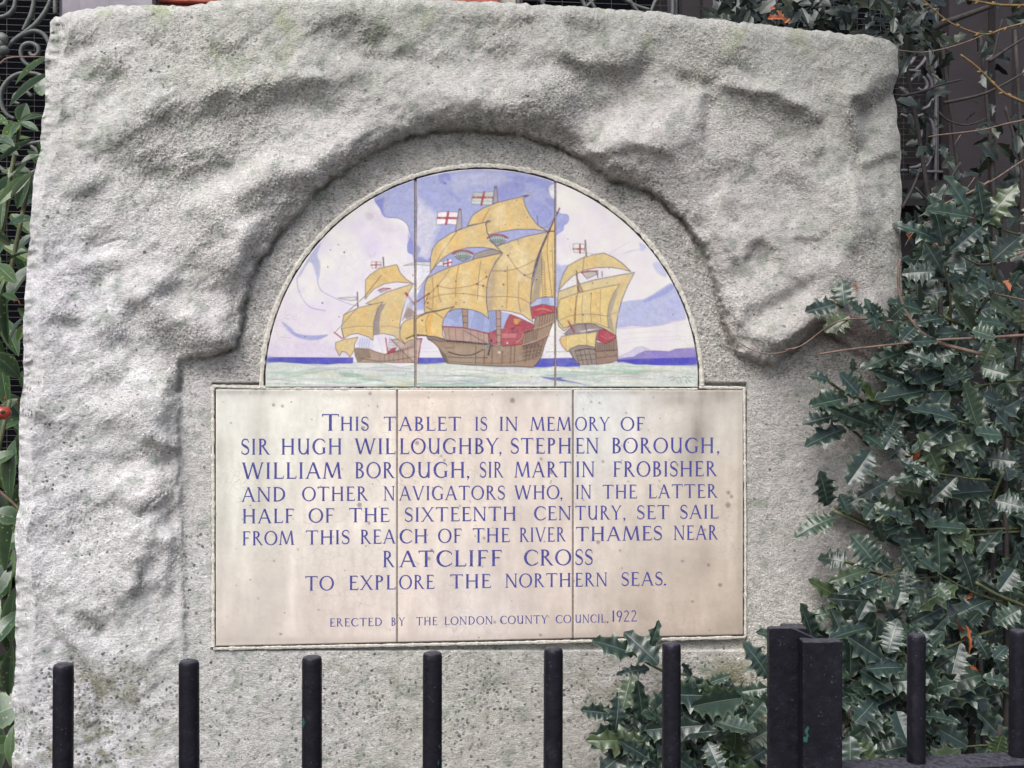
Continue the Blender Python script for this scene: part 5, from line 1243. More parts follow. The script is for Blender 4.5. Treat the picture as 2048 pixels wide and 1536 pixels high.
# ------------------------------------------------------------------ leaves
def leaf_material(name, face, back, rib, rough=0.33, spots=False):
    m, nt, b = new_mat(name)
    a_ = N(nt, 'ShaderNodeAttribute', attribute_name='leaf')
    s_ = N(nt, 'ShaderNodeSeparateColor'); nt.links.new(a_.outputs['Color'], s_.inputs[0])
    oi = N(nt, 'ShaderNodeObjectInfo'); gi = N(nt, 'ShaderNodeNewGeometry')
    v = coords(nt)
    rnd = math_node(nt, 'FRACT', math_node(nt, 'ADD', oi.outputs['Random'], gi.outputs['Random Per Island']), 0.0)
    c = ramp(nt, rnd, [(0.0, tuple(x*0.75 for x in face)), (0.5, face), (0.84, (face[0]*1.35, face[1]*1.35, face[2]*1.1)), (0.97, (face[0]*2.1, face[1]*1.7, face[2]*.8))]).outputs[0]
    c = mix(nt, c, ramp(nt, noise(nt, v, 60, 4), [(0.35, (0.75, 0.78, 0.8)), (0.65, (1.1, 1.08, 1.02))]).outputs[0], 0.8, 'MULTIPLY')
    if spots:
        vo = N(nt, 'ShaderNodeTexVoronoi'); vo.inputs['Scale'].default_value = 150; nt.links.new(v, vo.inputs['Vector'])
        sp = N(nt, 'ShaderNodeSeparateColor'); nt.links.new(vo.outputs['Color'], sp.inputs[0])
        d_ = math_node(nt, 'MULTIPLY', ramp(nt, vo.outputs['Distance'], [(0.14, 1.0), (0.34, 0.0)]).outputs[0], ramp(nt, sp.outputs[0], [(0.70, 0.0), (0.82, 1.0)]).outputs[0])
        c = mix(nt, c, (0.30, 0.33, 0.10), math_node(nt, 'MULTIPLY', d_, 0.65))
    c = mix(nt, c, rib, s_.outputs[0])
    c = mix(nt, c, back, gi.outputs['Backfacing'])
    nt.links.new(c, b.inputs['Base Color']); b.inputs['Roughness'].default_value = rough
    b.inputs['Specular IOR Level'].default_value = 0.5
    bump(nt, b, noise(nt, v, 140, 3), 0.25, 0.0012)
    return m
MAT_HOLLY = leaf_material('holly_leaf', (0.020, 0.036, 0.032), (0.045, 0.062, 0.046), (0.16, 0.22, 0.12), 0.34)
MAT_IVY = leaf_material('small_leaf', (0.013, 0.020, 0.018), (0.028, 0.038, 0.028), (0.06, 0.09, 0.05), 0.42)
MAT_AUC = leaf_material('laurel_leaf', (0.026, 0.054, 0.026), (0.045, 0.07, 0.035), (0.13, 0.20, 0.07), 0.34, True)
MAT_DEAD = leaf_material('dead_leaf', (0.30, 0.085, 0.035), (0.25, 0.10, 0.05), (0.35, 0.16, 0.08), 0.7)
MAT_STEM = simple_mat('green_stem', (0.075, 0.085, 0.035), 0.6, 60, .4, .4, .001)
MAT_BARK = simple_mat('dark_twig', (0.035, 0.028, 0.026), 0.8, 60, .4, .5, .001)
MAT_TWIG = simple_mat('brown_twig', (0.17, 0.11, 0.085), 0.75, 80, .4, .4, .001)
MAT_YEL = simple_mat('yellow_twig', (0.17, 0.105, 0.035), 0.65, 70, .5, .4, .001)

def leaf_mesh(name, mat, teeth, depth, wave, seed, curl=0.18, fold=0.16, width=1.0, sub=4, spiky=True, cup=0.0):
    """local: base at 0, tip at y=1, half width 0.5; every spine of the margin is modelled"""
    g = random.Random(seed); n_ = teeth*sub+1
    rows = []; rib = []
    ts = [k/(n_-1) for k in range(n_)]
    ph = g.uniform(0, 1)
    V_ = []; 
    for k, t in enumerate(ts):
        w = 0.5*width*(math.sin(math.pi*min(1, t**0.85*0.97+0.03)))**0.62 if spiky else 0.5*width*math.sin(math.pi*min(1, t*0.985+.015))**0.8
        row = []
        for side in (-1, 1):
            u = (t*teeth+(0 if side < 0 else 0.35)) % 1.0
            tooth = (abs(2*u-1))**2.2                         # 1 at a spine, 0 in the bay between
            e = w*(1-depth*(1-tooth)) if spiky else w*(1-depth*(1-(1-u)))
            wv = .6*wave*math.cos(2*math.pi*u)*(1 if int(t*teeth+(0 if side < 0 else .35)) % 2 else -1)*(w/0.5) if spiky else 0
            z = lambda s_: -curl*t*t+fold*abs(s_)*(w/0.5)-cup*s_*s_
            row.append((side, e, wv))
        (_, el, wl_), (_, er, wr) = row
        def zf(s_, t=t): return -curl*t*t+fold*abs(s_)-cup*s_*s_*2
        pts = []
        for s_, e, wv in ((-1, el, wl_), (-.66, el, wl_*.06), (-.06, el, 0), (0, 0, 0), (.06, er, 0), (.66, er, wr*.06), (1, er, wr)):
            x = s_*e if abs(s_) > .1 else s_*max(.10, e)*.6
            pts.append((x, t+(0.03*abs(s_) if spiky else 0), zf(x)+wv))
        V_ += pts; rib += [.5, .0, .0, 1.0, .0, .0, .5]
    F_ = []
    for k in range(n_-1):
        for j in range(6):
            a = k*7+j; F_.append((a, a+1, a+8, a+7))
    me = mesh_from(name, V_, F_, mat, True)
    rc_ = np.zeros((len(V_), 4)); rc_[:, 0] = np.array(rib)*[1]; rc_[:, 3] = 1
    rc_[:, 0] = np.where(np.array(rib) == 1.0, .95, np.where(np.array(rib) == .5, .35, 0))
    set_color(me, 'leaf', rc_)
    return me
HOLLY = [leaf_mesh('leaf', MAT_HOLLY, t_, d_, w_, s_, c_, f_, 1.0, 6, True, .06) for t_, d_, w_, s_, c_, f_ in
         ((4,.50,.10,1,.16,.22), (3,.52,.13,2,.26,.14), (4,.46,.09,3,.08,.30), (5,.48,.09,4,.30,.10), (3,.46,.15,5,.02,.2), (4,.54,.12,6,.40,.06), (5,.40,.05,7,-.1,.3))]
IVY = [leaf_mesh('leaf', MAT_IVY, t_, d_, w_, s_, c_, f_, 1.15, 3) for t_, d_, w_, s_, c_, f_ in ((3,.45,.06,1,.2,.2), (2,.35,.05,2,.1,.1), (3,.3,.08,3,.3,.2))]
AUC = [leaf_mesh('leaf', MAT_AUC, t_, d_, 0, s_, c_, f_, 1.0, 3, False) for t_, d_, s_, c_, f_ in ((7,.10,1,.14,.18), (6,.12,2,.25,.1), (8,.08,3,.05,.22))]
DEADL = [leaf_mesh('dead_leaf', MAT_DEAD, 4, .4, .12, 8, .5, .4, .8, 3)]

def basis(d, nrm):
    d = d.normalized(); nrm = (nrm-d*nrm.dot(d))
    nrm = nrm.normalized() if nrm.length > 1e-4 else d.orthogonal().normalized()
    x = d.cross(nrm)
    return x, d, nrm
def leaf_matrix(base, tip, width, nrm):
    d = tip-base; L = d.length; x, dd, nn = basis(d, nrm)
    m = Matrix.Identity(4)
    for i in range(3):
        m[i][0] = x[i]*width; m[i][1] = dd[i]*L; m[i][2] = nn[i]*L; m[i][3] = base[i]
    return m
class Plant:
    def __init__(s, name, loc, label, cat, meshes, group=None):
        s.root = empty(name, loc, label, cat, group); s.meshes = meshes; s.leaves = []; s.stems = 0
        s.inv = Matrix.Translation(-Vector(loc))
    def stem(s, pts, r0, r1, mat, name='branch', sm=3, n=6):
        P = smooth_pts([tuple(p) for p in pts], sm) if len(pts) > 2 else pts
        m_ = MB(); k = len(P)
        m_.tube([Vector(p) for p in P], [r0+(r1-r0)*i/(k-1) for i in range(k)], n)
        return part(name, m_.mesh(name, mat, True), s.root)
    def leaf(s, base, tip, width, nrm, me=None):
        s.leaves.append((leaf_matrix(base, tip, width, nrm), me or R.choice(s.meshes), (tip-base).length, base))
    def finish(s, limit=300, name='leaf'):
        def size(l):
            p = l[3]; d = (p-CAM).length
            u_ = (p-CAM); fx = u_.x*CP-u_.y*SP; fy = u_.x*SP+u_.y*CP
            px = 1024+F*fx/max(fy, .1); py = 768-F*(p.z-CAM.z)/max(fy, .1)
            inside_ = -60 < px < 2110 and -60 < py < 1600
            return (l[2]/d)*(1 if inside_ else .05)*(1.0 if l[3].y < .35 else .6)
        s.leaves.sort(key=size, reverse=True)
        for m_, me, L, b_ in s.leaves[:limit]:
            o = link(me.name.split('.')[0], me, s.root); o.matrix_local = s.inv @ m_
        rest = s.leaves[limit:]
        if rest:
            Vs, Fs, Cs, off = [], [], [], 0; cache = {}
            for m_, me, L, b_ in rest:
                if me.name not in cache:
                    v_ = np.empty(len(me.vertices)*3); me.vertices.foreach_get('co', v_)
                    l_ = np.empty(len(me.loops), np.int32); me.loops.foreach_get('vertex_index', l_)
                    c_ = np.empty(len(me.vertices)*4); me.color_attributes['leaf'].data.foreach_get('color', c_)
                    cache[me.name] = (v_.reshape(-1, 3), l_.reshape(-1, 4), c_.reshape(-1, 4))
                v_, l_, c_ = cache[me.name]; M_ = np.array(s.inv @ m_)
                Vs.append(v_@M_[:3, :3].T+M_[:3, 3]); Fs.append(l_+off); Cs.append(c_); off += len(v_)
            V_ = np.concatenate(Vs); F_ = np.concatenate(Fs).astype(np.int32)
            me = bpy.data.meshes.new('foliage'); me.vertices.add(len(V_)); me.vertices.foreach_set('co', V_.astype(np.float32).ravel())
            me.loops.add(F_.size); me.loops.foreach_set('vertex_index', F_.ravel()); me.polygons.add(len(F_))
            me.polygons.foreach_set('loop_start', (np.arange(len(F_))*4).astype(np.int32)); me.polygons.foreach_set('use_smooth', np.ones(len(F_), bool))
            me.update(calc_edges=True); me.materials.append(s.meshes[0].materials[0]); set_color(me, 'leaf', np.concatenate(Cs))
            o = link('foliage', me, s.root); o['kind'] = 'stuff'
VIEW = Vector((SP, CP, 0))
def face_n(tilt=.5, jit=.35):
    return (-VIEW*1.0+Vector((0, 0, tilt))+Vector((R.uniform(-jit, jit), R.uniform(-jit, jit), R.uniform(-jit, jit)))).normalized()
def pleaf(pl, b_, t_, wpx, Y, dy=None, nrm=None, me=None):
    dy = R.uniform(-.03, .012) if dy is None else dy
    base = at(b_[0], b_[1], Y); tip = at(t_[0], t_[1], Y+dy)
    dist = (base-CAM).dot(VIEW)
    pl.leaf(base, tip, wpx/F*dist*(1.6 if pl.meshes is HOLLY else 1.0), nrm or face_n(), me)

def R4(p): return [(1148+x/3.84, 1136+y/3.84) for x, y in p]
def R3(p): return [(1548+x/3.072, 780+y/3.072) for x, y in p]
def R2(p): return [(1598+x/3.413, 380+y/3.413) for x, y in p]
def R5(p): return [(1548+x/3.84, 1136+y/3.84) for x, y in p]
holly = Plant('holly_bush', tuple(at(1900, 1500, 0.12).to_2d())+(0,), 'dark green spiny holly bush growing at the right side of the memorial stone', 'bush', HOLLY)
def sprig(pts, Y0, Y1, r0=.0024, r1=.0012, mat=None):
    k = len(pts); holly.stem([at(x, y, Y0+(Y1-Y0)*i/(k-1)) for i, (x, y) in enumerate(pts)], r0, r1, mat or MAT_STEM)
# sprigs that cross in front of the stone, low right
YA = -.10
for b_, t_, w in [((460,660),(200,550),150), ((650,740),(410,490),170), ((560,670),(660,440),90), ((370,1100),(430,820),125), ((535,1190),(490,870),130), ((300,1120),(60,1090),110), ((450,1195),(130,1310),135), ((580,770),(360,800),80),
                  ((600,1240),(500,1340),100), ((900,830),(830,740),70), ((1060,905),(860,880),80), ((1090,1330),(1000,1150),130), ((1150,1210),(1210,940),130), ((1280,1340),(1290,1080),110), ((1490,920),(1290,950),90), ((1490,840),(1390,610),175),
                  ((1470,1010),(1330,1190),140), ((830,1340),(860,1130),95), ((1340,1400),(1150,1360),115), ((1000,1390),(890,1500),125), ((1480,1390),(1300,1510),120), ((1210,860),(1090,900),90), ((1040,880),(1200,830),70), ((1090,1000),(1000,900),110), ((1230,1150),(1340,1080),100),
                  ((1100,1420),(1060,1560),110), ((1400,1100),(1450,960),110), ((700,1290),(640,1420),100), ((1250,1420),(1230,1570),120)]:
    b_, t_ = R4([b_, t_]); pleaf(holly, b_, t_, w/3.84, YA+R.uniform(-.02, .03))
sprig(R4([(455,655),(660,780),(900,830),(1030,890),(1160,920),(1270,942),(1500,930),(1900,1000)]), YA+.01, .05)
sprig(R4([(320,1118),(600,1240),(700,1290),(850,1345),(1050,1390),(1300,1400),(1800,1390)]), YA+.01, .06)
sprig(R4([(1160,920),(1150,1200),(1180,1400),(1300,1560)]), YA+.015, YA+.05)
for b_, t_, w in [((450,50),(240,90),125), ((370,160),(175,200),95), ((440,240),(225,300),115), ((540,270),(680,330),120), ((600,370),(470,560),140), ((700,560),(560,640),110), ((330,710),(300,520),120), ((400,640),(470,760),95),
                  ((370,785),(150,850),120), ((640,1090),(510,900),150), ((460,1060),(290,1010),120), ((560,1110),(400,1160),100), ((1020,190),(760,190),140), ((1330,620),(1080,630),165), ((940,910),(700,910),150), ((1060,850),(900,720),120),
                  ((1360,680),(1530,720),125), ((1000,1240),(770,1190),130), ((1050,1310),(850,1400),150), ((590,1300),(330,1280),110), ((540,1240),(400,1200),95), ((700,1350),(770,1450),110), ((1520,1340),(1350,1410),130), ((1440,560),(1420,400),120),
                  ((830,60),(600,60),110), ((720,1200),(590,1240),120), ((1240,1180),(1130,1000),170), ((1480,1100),(1390,1230),120), ((1100,480),(860,520),120), ((650,150),(540,230),110), ((760,230),(700,330),110), ((820,330),(700,420),120),
                  ((940,640),(760,600),110), ((1080,1000),(1000,1100),120), ((1230,960),(1100,900),120), ((1400,280),(1240,260),130), ((1180,300),(1020,340),140), ((1340,60),(1480,120),120), ((1300,420),(1480,440),120), ((640,680),(560,790),120), ((740,820),(650,700),110)]:
    b_, t_ = R3([b_, t_]); pleaf(holly, b_, t_, w/3.072, (-.06 if b_[0] < 1800 else -.01)+R.uniform(-.03, .03))
for p, a, b_ in ([[(370,160),(510,270),(600,370),(740,560),(850,700),(1000,900)], -.05, .1], [[(370,745),(700,900),(900,985),(1100,1050)], -.06, .08], [[(375,720),(640,860),(800,980)], -.05, .08], [[(440,1050),(600,1120),(800,1160),(1040,1150),(1240,1180)], -.06, .05],
                 [[(1410,500),(1340,680),(1230,960),(1180,1250)], -.02, .08], [[(1320,-40),(1335,60),(1345,210),(1340,420)], 0, .06], [[(440,5),(560,80),(640,140),(790,180),(980,260)], -.05, .08], [[(540,1240),(600,1300),(850,1330),(1100,1400)], -.05, .08],
                 [[(1100,905),(1240,890),(1500,870),(1620,860)], .0, .05], [[(1250,1190),(1420,1290),(1560,1330)], -.02, .03]):
    sprig(R3(p), a, b_, .0026, .0014, MAT_STEM)
sprig(R3([(300,125),(440,105),(590,90),(800,100),(930,130)]), -.06, .0, .002, .0014, MAT_BARK)
sprig(R3([(600,105),(700,150),(790,182),(900,230)]), -.03, .03, .0026, .002, MAT_BARK)
for b_, t_, w in [((310,790),(290,615),125), ((250,780),(45,830),110), ((340,860),(180,960),130), ((440,840),(345,770),90), ((970,545),(890,375),145), ((930,560),(725,555),130), ((1010,690),(765,715),120), ((1330,680),(1225,550),130),
                  ((850,830),(640,740),150), ((990,880),(845,860),120), ((410,1400),(290,1250),155), ((335,1420),(85,1460),125), ((210,1305),(90,1235),95), ((370,1240),(370,1160),50), ((660,1010),(550,1030),110), ((1200,1100),(1000,1050),150),
                  ((1060,1120),(865,1140),130), ((760,1250),(720,1100),150), ((1250,1200),(1340,1030),95), ((1240,1210),(1425,1260),120), ((1200,1260),(1000,1300),90), ((740,1440),(600,1450),110), ((1030,1480),(870,1500),120), ((970,70),(900,20),80),
                  ((560,890),(530,790),90), ((620,880),(700,800),110), ((1000,640),(1130,560),110), ((1140,640),(1200,520),90), ((1090,780),(1180,700),100), ((1200,900),(1420,870),130), ((1180,960),(1340,1000),120), ((800,930),(700,1020),120), ((1100,1350),(1000,1200),140), ((1260,1400),(1420,1450),130)]:
    b_, t_ = R2([b_, t_]); pleaf(holly, b_, t_, w/3.413, (-.07 if b_[0] < 1790 else -.01)+R.uniform(-.03, .03))
for p, a, b_, m_ in ([[(250,770),(300,805),(380,850),(430,880),(600,970),(800,1100)], -.06, .06, MAT_STEM], [[(930,540),(990,600),(1060,680),(1100,780),(1140,900)], -.02, .06, MAT_BARK], [[(210,1310),(290,1370),(440,1450),(560,1500),(800,1560)], -.06, .05, MAT_STEM],
                     [[(1330,680),(1260,780),(1200,900),(1220,1100),(1290,1300),(1320,1536)], -.01, .05, MAT_BARK], [[(1000,870),(1120,930),(1200,960)], -.01, .03, MAT_STEM]):
    sprig(R2(p), a, b_, .0028, .0016, m_)
# lower right, behind the railings
for b_, t_, w in [((570,760),(680,520),130), ((540,740),(720,640),120), ((1590,820),(1300,900),170), ((1600,840),(1810,880),110), ((1650,700),(1590,560),130), ((1690,700),(1790,600),110), ((930,900),(860,800),110), ((1000,1040),(820,990),110), ((1440,1400),(1240,1230),170),
                  ((1700,1440),(1750,1290),130), ((340,550),(200,430),140), ((430,580),(300,480),110), ((1300,300),(1070,420),150), ((1500,420),(1580,330),120), ((600,1330),(800,1400),140), ((540,1240),(700,1230),110), ((1240,120),(1340,200),120), ((1890,320),(1700,420),150)]:
    b_, t_ = R5([b_, t_]); pleaf(holly, b_, t_, w/3.84, -.02+R.uniform(-.04, .03))
sprig(R5([(1550,110),(1700,200),(1870,270),(2000,330)]), -.03, .0, .003, .003, MAT_STEM)
# main stems and the mass of leaves behind
base = Vector(holly.root.location)
for px, py, Y in ((1850,1000,.10), (1930,700,.12), (2010,900,.02), (1740,1350,-.02), (1960,1300,.05), (1880,480,.16), (2060,520,.10), (1810,1200,.30), (2000,1450,-.05)):
    tgt = at(px, py, Y); mid_ = base.lerp(tgt, .5)+Vector((R.uniform(-.06, .06), R.uniform(-.02, .04), .05))
    holly.stem([base+Vector((R.uniform(-.05, .05), R.uniform(-.03, .03), -.04)), base.lerp(mid_, .55)+Vector((R.uniform(-.02,.02),0,0)), mid_, tgt], .011, .004, MAT_BARK, 'branch', 4, 8)
def region_leaves(pl, count, xr, yr, Yr, size, keep, tilt=.45, jit=.75, wr=.43):
    k = 0; tries = 0
    while k < count and tries < count*20:
        tries += 1
        x = R.uniform(*xr); y = R.uniform(*yr); Y = R.uniform(*Yr)
        if R.random() > keep(x, y): continue
        a = R.uniform(0, 2*math.pi); L = R.uniform(*size)
        t_ = (x+math.cos(a)*L, y+math.sin(a)*L*.8)
        if Y < .46 and min(x, t_[0]) < 1828: continue
        pleaf(pl, (x, y), t_, L*R.uniform(wr*.85, wr*1.15), Y, R.uniform(-.05, .05), face_n(tilt, jit)); k += 1
def dens(x, y):
    d = 1.0
    if y < 420: d *= .10
    elif y < 560: d *= .45
    if y > 1480: d *= .8
    return d
def spray(x, y, ang, n_, Y, L0):
    pts = []; px_, py_ = x, y
    for k in range(n_):
        pts.append((px_, py_)); ang += R.uniform(-.12, .12); px_ += math.cos(ang)*L0*.42; py_ += math.sin(ang)*L0*.42
    k_ = len(pts); holly.stem([at(q[0], q[1], Y-.012*i) for i, q in enumerate(pts)], .0026, .0012, MAT_STEM, 'branch', 2, 5)
    for i, q in enumerate(pts[1:], 1):
        s_ = 1 if i % 2 else -1; a = ang+s_*R.uniform(.7, 1.15); L = L0*R.uniform(.8, 1.1)
        pleaf(holly, q, (q[0]+math.cos(a)*L, q[1]+math.sin(a)*L), L*R.uniform(.42, .50), Y-.012*i, R.uniform(-.04, -.005), face_n(.7, .3))
    q = pts[-1]; pleaf(holly, q, (q[0]+math.cos(ang)*L0, q[1]+math.sin(ang)*L0), L0*.40, Y-.012*k_, -.02, face_n(.7, .25))
for x, y, a_ in ((2040,470,3.4),(1990,560,4.5),(2070,640,3.3),(1900,650,4.9),(2060,760,3.0),(1960,800,3.6),(1880,780,3.1),(2070,900,3.7),(1980,960,3.1),(1890,930,2.9),(2070,1060,3.2),(1960,1100,3.5),(1880,1110,3.0),(2060,1220,3.4),(1990,1260,2.8),(1880,1230,3.4),(2040,1400,3.7),(1930,1400,3.2),(1850,1480,3.8),(2060,1500,3.1),(1820,1380,3.4),(1780,1520,3.9)):
    spray(x, y, a_+R.uniform(-.2, .2), R.randint(4, 6), R.uniform(-.03, .05), R.uniform(78, 100))
region_leaves(holly, 60, (1835, 2120), (430, 1600), (.02, .12), (80, 110), dens, .6, .6)
region_leaves(holly, 170, (1830, 2150), (380, 1650), (.16, .45), (65, 105), dens)
region_leaves(holly, 420, (1600, 2180), (300, 1750), (.60, .95), (55, 85), lambda x, y: dens(x, y)*(.5 if y < 600 else 1))
region_leaves(holly, 90, (1690, 1835), (1290, 1620), (-.10, -.05), (75, 105), lambda x, y: 1)
def over_keep(x, y):
    lim = np.interp(y, [560, 640, 760, 900, 1000, 1150, 1250, 1300], [1790, 1700, 1690, 1700, 1720, 1690, 1690, 1670])
    return 1.0 if x > lim+50 else (.15 if x > lim else 0)
def region_front(count, xr, yr, Yr, size, keep):
    k = 0
    while k < count:
        x = R.uniform(*xr); y = R.uniform(*yr)
        if R.random() > keep(x, y): continue
        a = R.uniform(0, 6.283); L = R.uniform(*size)
        pleaf(holly, (x, y), (x+math.cos(a)*L, y+math.sin(a)*L*.8), L*R.uniform(.38, .48), R.uniform(*Yr), R.uniform(-.05, .01), face_n(.55, .65)); k += 1
region_front(24, (1690, 1840), (600, 1320), (-.10, -.035), (48, 82), over_keep)
region_front(26, (1225, 1345), (1395, 1560), (-.13, -.07), (75, 110), lambda x, y: 1 if (y-1395) > (1330-x)*.9 else .1)
region_front(38, (1345, 1545), (1375, 1580), (-.14, -.06), (75, 110), lambda x, y: 1 if y > 1400 or x > 1420 else .3)
for k in range(36):
    x, y = R.uniform(1700, 1800), R.uniform(1290, 1560); a = R.uniform(0, 6.28)
    pleaf(holly, (x, y), (x+80*math.cos(a), y+70*math.sin(a)), 46, R.uniform(-.12, -.05), None, face_n(.5, .6))
holly.finish(300)

# dead orange leaves caught in the holly
dead = Plant('dead_leaves_caught', tuple(at(1900, 1300, .02)), 'withered orange-brown leaves caught among the holly twigs at right', 'dead leaves', DEADL)
for b_, t_, w, Y in [((1395,400),(1510,660),50,-.03), ((1470,440),(1540,640),44,-.03), ((770,600),(850,590),50,-.05), ((600,580),(630,600),30,-.05), ((590,1100),(670,1140),50,-.04), ((700,1250),(800,1330),40,-.05), ((1340,1430),(1420,1430),40,-.05), ((1480,240),(1540,180),50,0.0), ((1500,750),(1580,800),50,0.0), ((900,260),(970,250),50,-.04)]:
    b_, t_ = R5([b_, t_]); pleaf(dead, b_, t_, w/3.84, Y)
for b_, t_, w, Y in [((830,440),(880,380),90,.02), ((900,420),(860,490),80,.02), ((840,590),(900,600),60,.02), ((1060,110),(1080,170),50,.02)]:
    b_, t_ = R3([b_, t_]); pleaf(dead, b_, t_, w/3.072, Y)
for b_, t_, w, Y in [((1390,620),(1450,650),80,.0), ((830,470),(880,470),60,.05), ((730,300),(790,340),60,.3), ((920,350),(960,370),50,.3), ((690,830),(700,860),40,-.07), ((380,650),(410,655),26,-.03)]:
    b_, t_ = R2([b_, t_]); pleaf(dead, b_, t_, w/3.413, Y)
for b_, t_, w in [((1535,38),(1560,30),18), ((1552,22),(1575,38),16), ((1540,20),(1552,10),14), ((1568,45),(1580,36),14)]:
    pleaf(dead, b_, t_, w, .5)
dead.finish(300)

# ------------------------------------------------------------------ small-leaved shrub behind the stone's top right corner
ivy = Plant('small_leaved_shrub', (at(1750, 100, .75).x, .75, 0), 'loose shrub with small dark leaves behind the top right of the stone', 'shrub', IVY)
b0 = Vector(ivy.root.location)
def w1_(p): return [(1648+x/3.84, y/3.84) for x, y in p]
def tw(pl, p, Y, r0, r1, mat, name='branch'): 
    k = len(p); Y1 = Y if not hasattr(Y, '__len__') else Y[1]; Y0 = Y if not hasattr(Y, '__len__') else Y[0]
    return pl.stem([at(x, y, Y0+(Y1-Y0)*i/(k-1)) for i, (x, y) in enumerate(p)], r0, r1, mat, name)
for p, r in (([(720,300),(870,200),(1080,120),(1300,40)], .009), ([(590,740),(760,700),(900,650),(1060,610)], .0035), ([(920,790),(1160,740),(1320,680),(1536,560)], .004), ([(1370,150),(1330,300),(1290,470)], .003), ([(1270,470),(1400,380),(1560,280)], .004),
             ([(1390,820),(1440,980),(1500,1200),(1560,1340)], .004), ([(880,860),(960,930),(1100,960),(1250,910)], .0025), ([(640,20),(740,140),(870,330)], .003), ([(1050,1250),(960,1400),(900,1600)], .0035), ([(600,1600),(680,1450),(740,1290)], .004), ([(700,1440),(800,1540),(900,1620)], .003)):
    tw(ivy, w1_(p), .62, r, r*.6, MAT_BARK)
for px in (1800, 1880, 1960, 2030):
    t_ = at(px, 60, .7); ivy.stem([b0+Vector((R.uniform(-.05,.05), R.uniform(-.05,.05), -.03)), b0.lerp(t_, .4)+Vector((.12, .02, 0)), b0.lerp(t_, .75)+Vector((.1, 0, 0)), t_], .010, .004, MAT_BARK, 'branch', 4, 7)
def top_keep(x, y):
    if x < 1860: return 1.0 if y < 60+max(0, (x-1700))*.5 else .06
    return .55 if y < 260 else .3
def region_px(pl, count, xr, yr, Yr, size, keep, wr=.62):
    k = 0
    while k < count:
        x = R.uniform(*xr); y = R.uniform(*yr); Y = R.uniform(*Yr)
        if R.random() > keep(x, y): continue
        a = R.uniform(0, 6.283); L = R.uniform(*size)
        pleaf(pl, (x, y), (x+math.cos(a)*L, y+math.sin(a)*L), L*R.uniform(wr*.8, wr*1.2), Y, R.uniform(-.03, .03), face_n(.4, .8)); k += 1
region_px(ivy, 420, (1430, 1880), (-90, 110), (.5, 1.0), (24, 46), top_keep)
region_px(ivy, 110, (1810, 2090), (-60, 430), (.5, .95), (20, 44), lambda x, y: .6 if (x > 1960 or y < 120 or y > 330) else .22)
region_px(ivy, 34, (1810, 1880), (120, 330), (.8, 1.1), (16, 30), lambda x, y: 1)
region_px(ivy, 120, (1810, 2090), (380, 640), (.5, .9), (26, 48), lambda x, y: 1)
ivy.finish(300)

# ------------------------------------------------------------------ bare twigs
tws = Plant('bare_shrub', (at(2150, 400, .1).x, .1, 0), 'leafless yellow-budded twigs reaching in from the right edge above the holly', 'shrub', HOLLY)
hub = Vector(tws.root.location)
T1 = [([(-120,-90),(600,-30),(760,5),(860,92),(1000,190),(1230,266),(1400,212),(1700,140)], .0030, MAT_YEL, .2), ([(1020,-20),(1150,5),(1370,40),(1700,38)], .0042, MAT_YEL, .15), ([(1048,420),(1180,520),(1340,680),(1440,745),(1700,850)], .0045, MAT_YEL, .1),
      ([(560,382),(750,402),(930,372),(1100,320),(1230,266)], .0018, MAT_TWIG, .2), ([(800,1052),(890,1036),(1200,1000),(1400,950),(1700,890)], .0024, MAT_TWIG, .1), ([(1000,1540),(1150,1460),(1300,1382),(1440,1290),(1700,1120)], .0024, MAT_TWIG, .05), ([(1000,1110),(1050,1035)], .0012, MAT_TWIG, .1), ([(1060,1500),(1160,1360)], .0012, MAT_TWIG, .06)]
ends = []
for p, r, m_, Y in T1:
    q = w1_(p); tw(tws, q, Y, r*.4, r*.62, m_, 'twig')
    if q[-1][0] > 2060: ends.append((at(*q[-1], Y), r, m_))
    P = smooth_pts(q, 5)
    for k in range(6, len(P)-2, 3):     # buds
        if m_ is MAT_YEL:
            c_ = at(P[k][0], P[k][1], Y); dv = (at(*P[k-1], Y)-at(*P[k+1], Y)).normalized()
            up = Vector((0, 0, 1)) if k % 2 else Vector((0, 0, -1))
            mb = MB(); mb.tube([c_, c_+(dv+up*.8).normalized()*.004, c_+(dv+up*.7).normalized()*.009], [.0018, .0028, .0004], 6)
            mb.build('bud', MAT_YEL, tws.root, True)
T2 = [([(140,1120),(330,1090),(500,1070),(740,1045),(930,1025),(1230,1010),(1400,1000),(1700,980)], .0026, MAT_TWIG, (-.10, .0)), ([(815,185),(960,110),(1100,45),(1200,0),(1300,-60)], .0020, MAT_TWIG, .05), ([(720,390),(780,290),(900,210),(1080,165),(1300,150)], .0016, MAT_TWIG, .05),
      ([(985,290),(1050,400),(1200,498),(1320,500),(1536,425),(1700,400)], .0022, MAT_TWIG, .03), ([(1130,0),(1075,200),(1045,470)], .0016, MAT_TWIG, .05), ([(1160,780),(1280,708),(1400,720),(1700,790)], .0016, MAT_TWIG, .02), ([(1200,450),(1400,430),(1700,370)], .0016, MAT_TWIG, .04),
      ([(690,470),(680,560),(684,700),(740,850),(830,970),(920,1022),(980,1052),(1240,1120)], .0034, MAT_TWIG, (-.045, -.03)), ([(-90,1090),(0,1070),(80,1020),(170,950),(290,890),(430,880),(560,893),(650,892)], .0018, MAT_TWIG, (-.08, -.05)), ([(-560,880),(-450,1010),(-300,1100),(-150,1115),(0,1070)], .0010, MAT_TWIG, (-.055, -.08))]
for p, r, m_, Y in T2:
    q = R2(p); o = tw(tws, q, Y, r*.6, r, m_, 'twig')
    if q[-1][0] > 2060: ends.append((at(*q[-1], Y[1] if hasattr(Y, '__len__') else Y), r, m_))
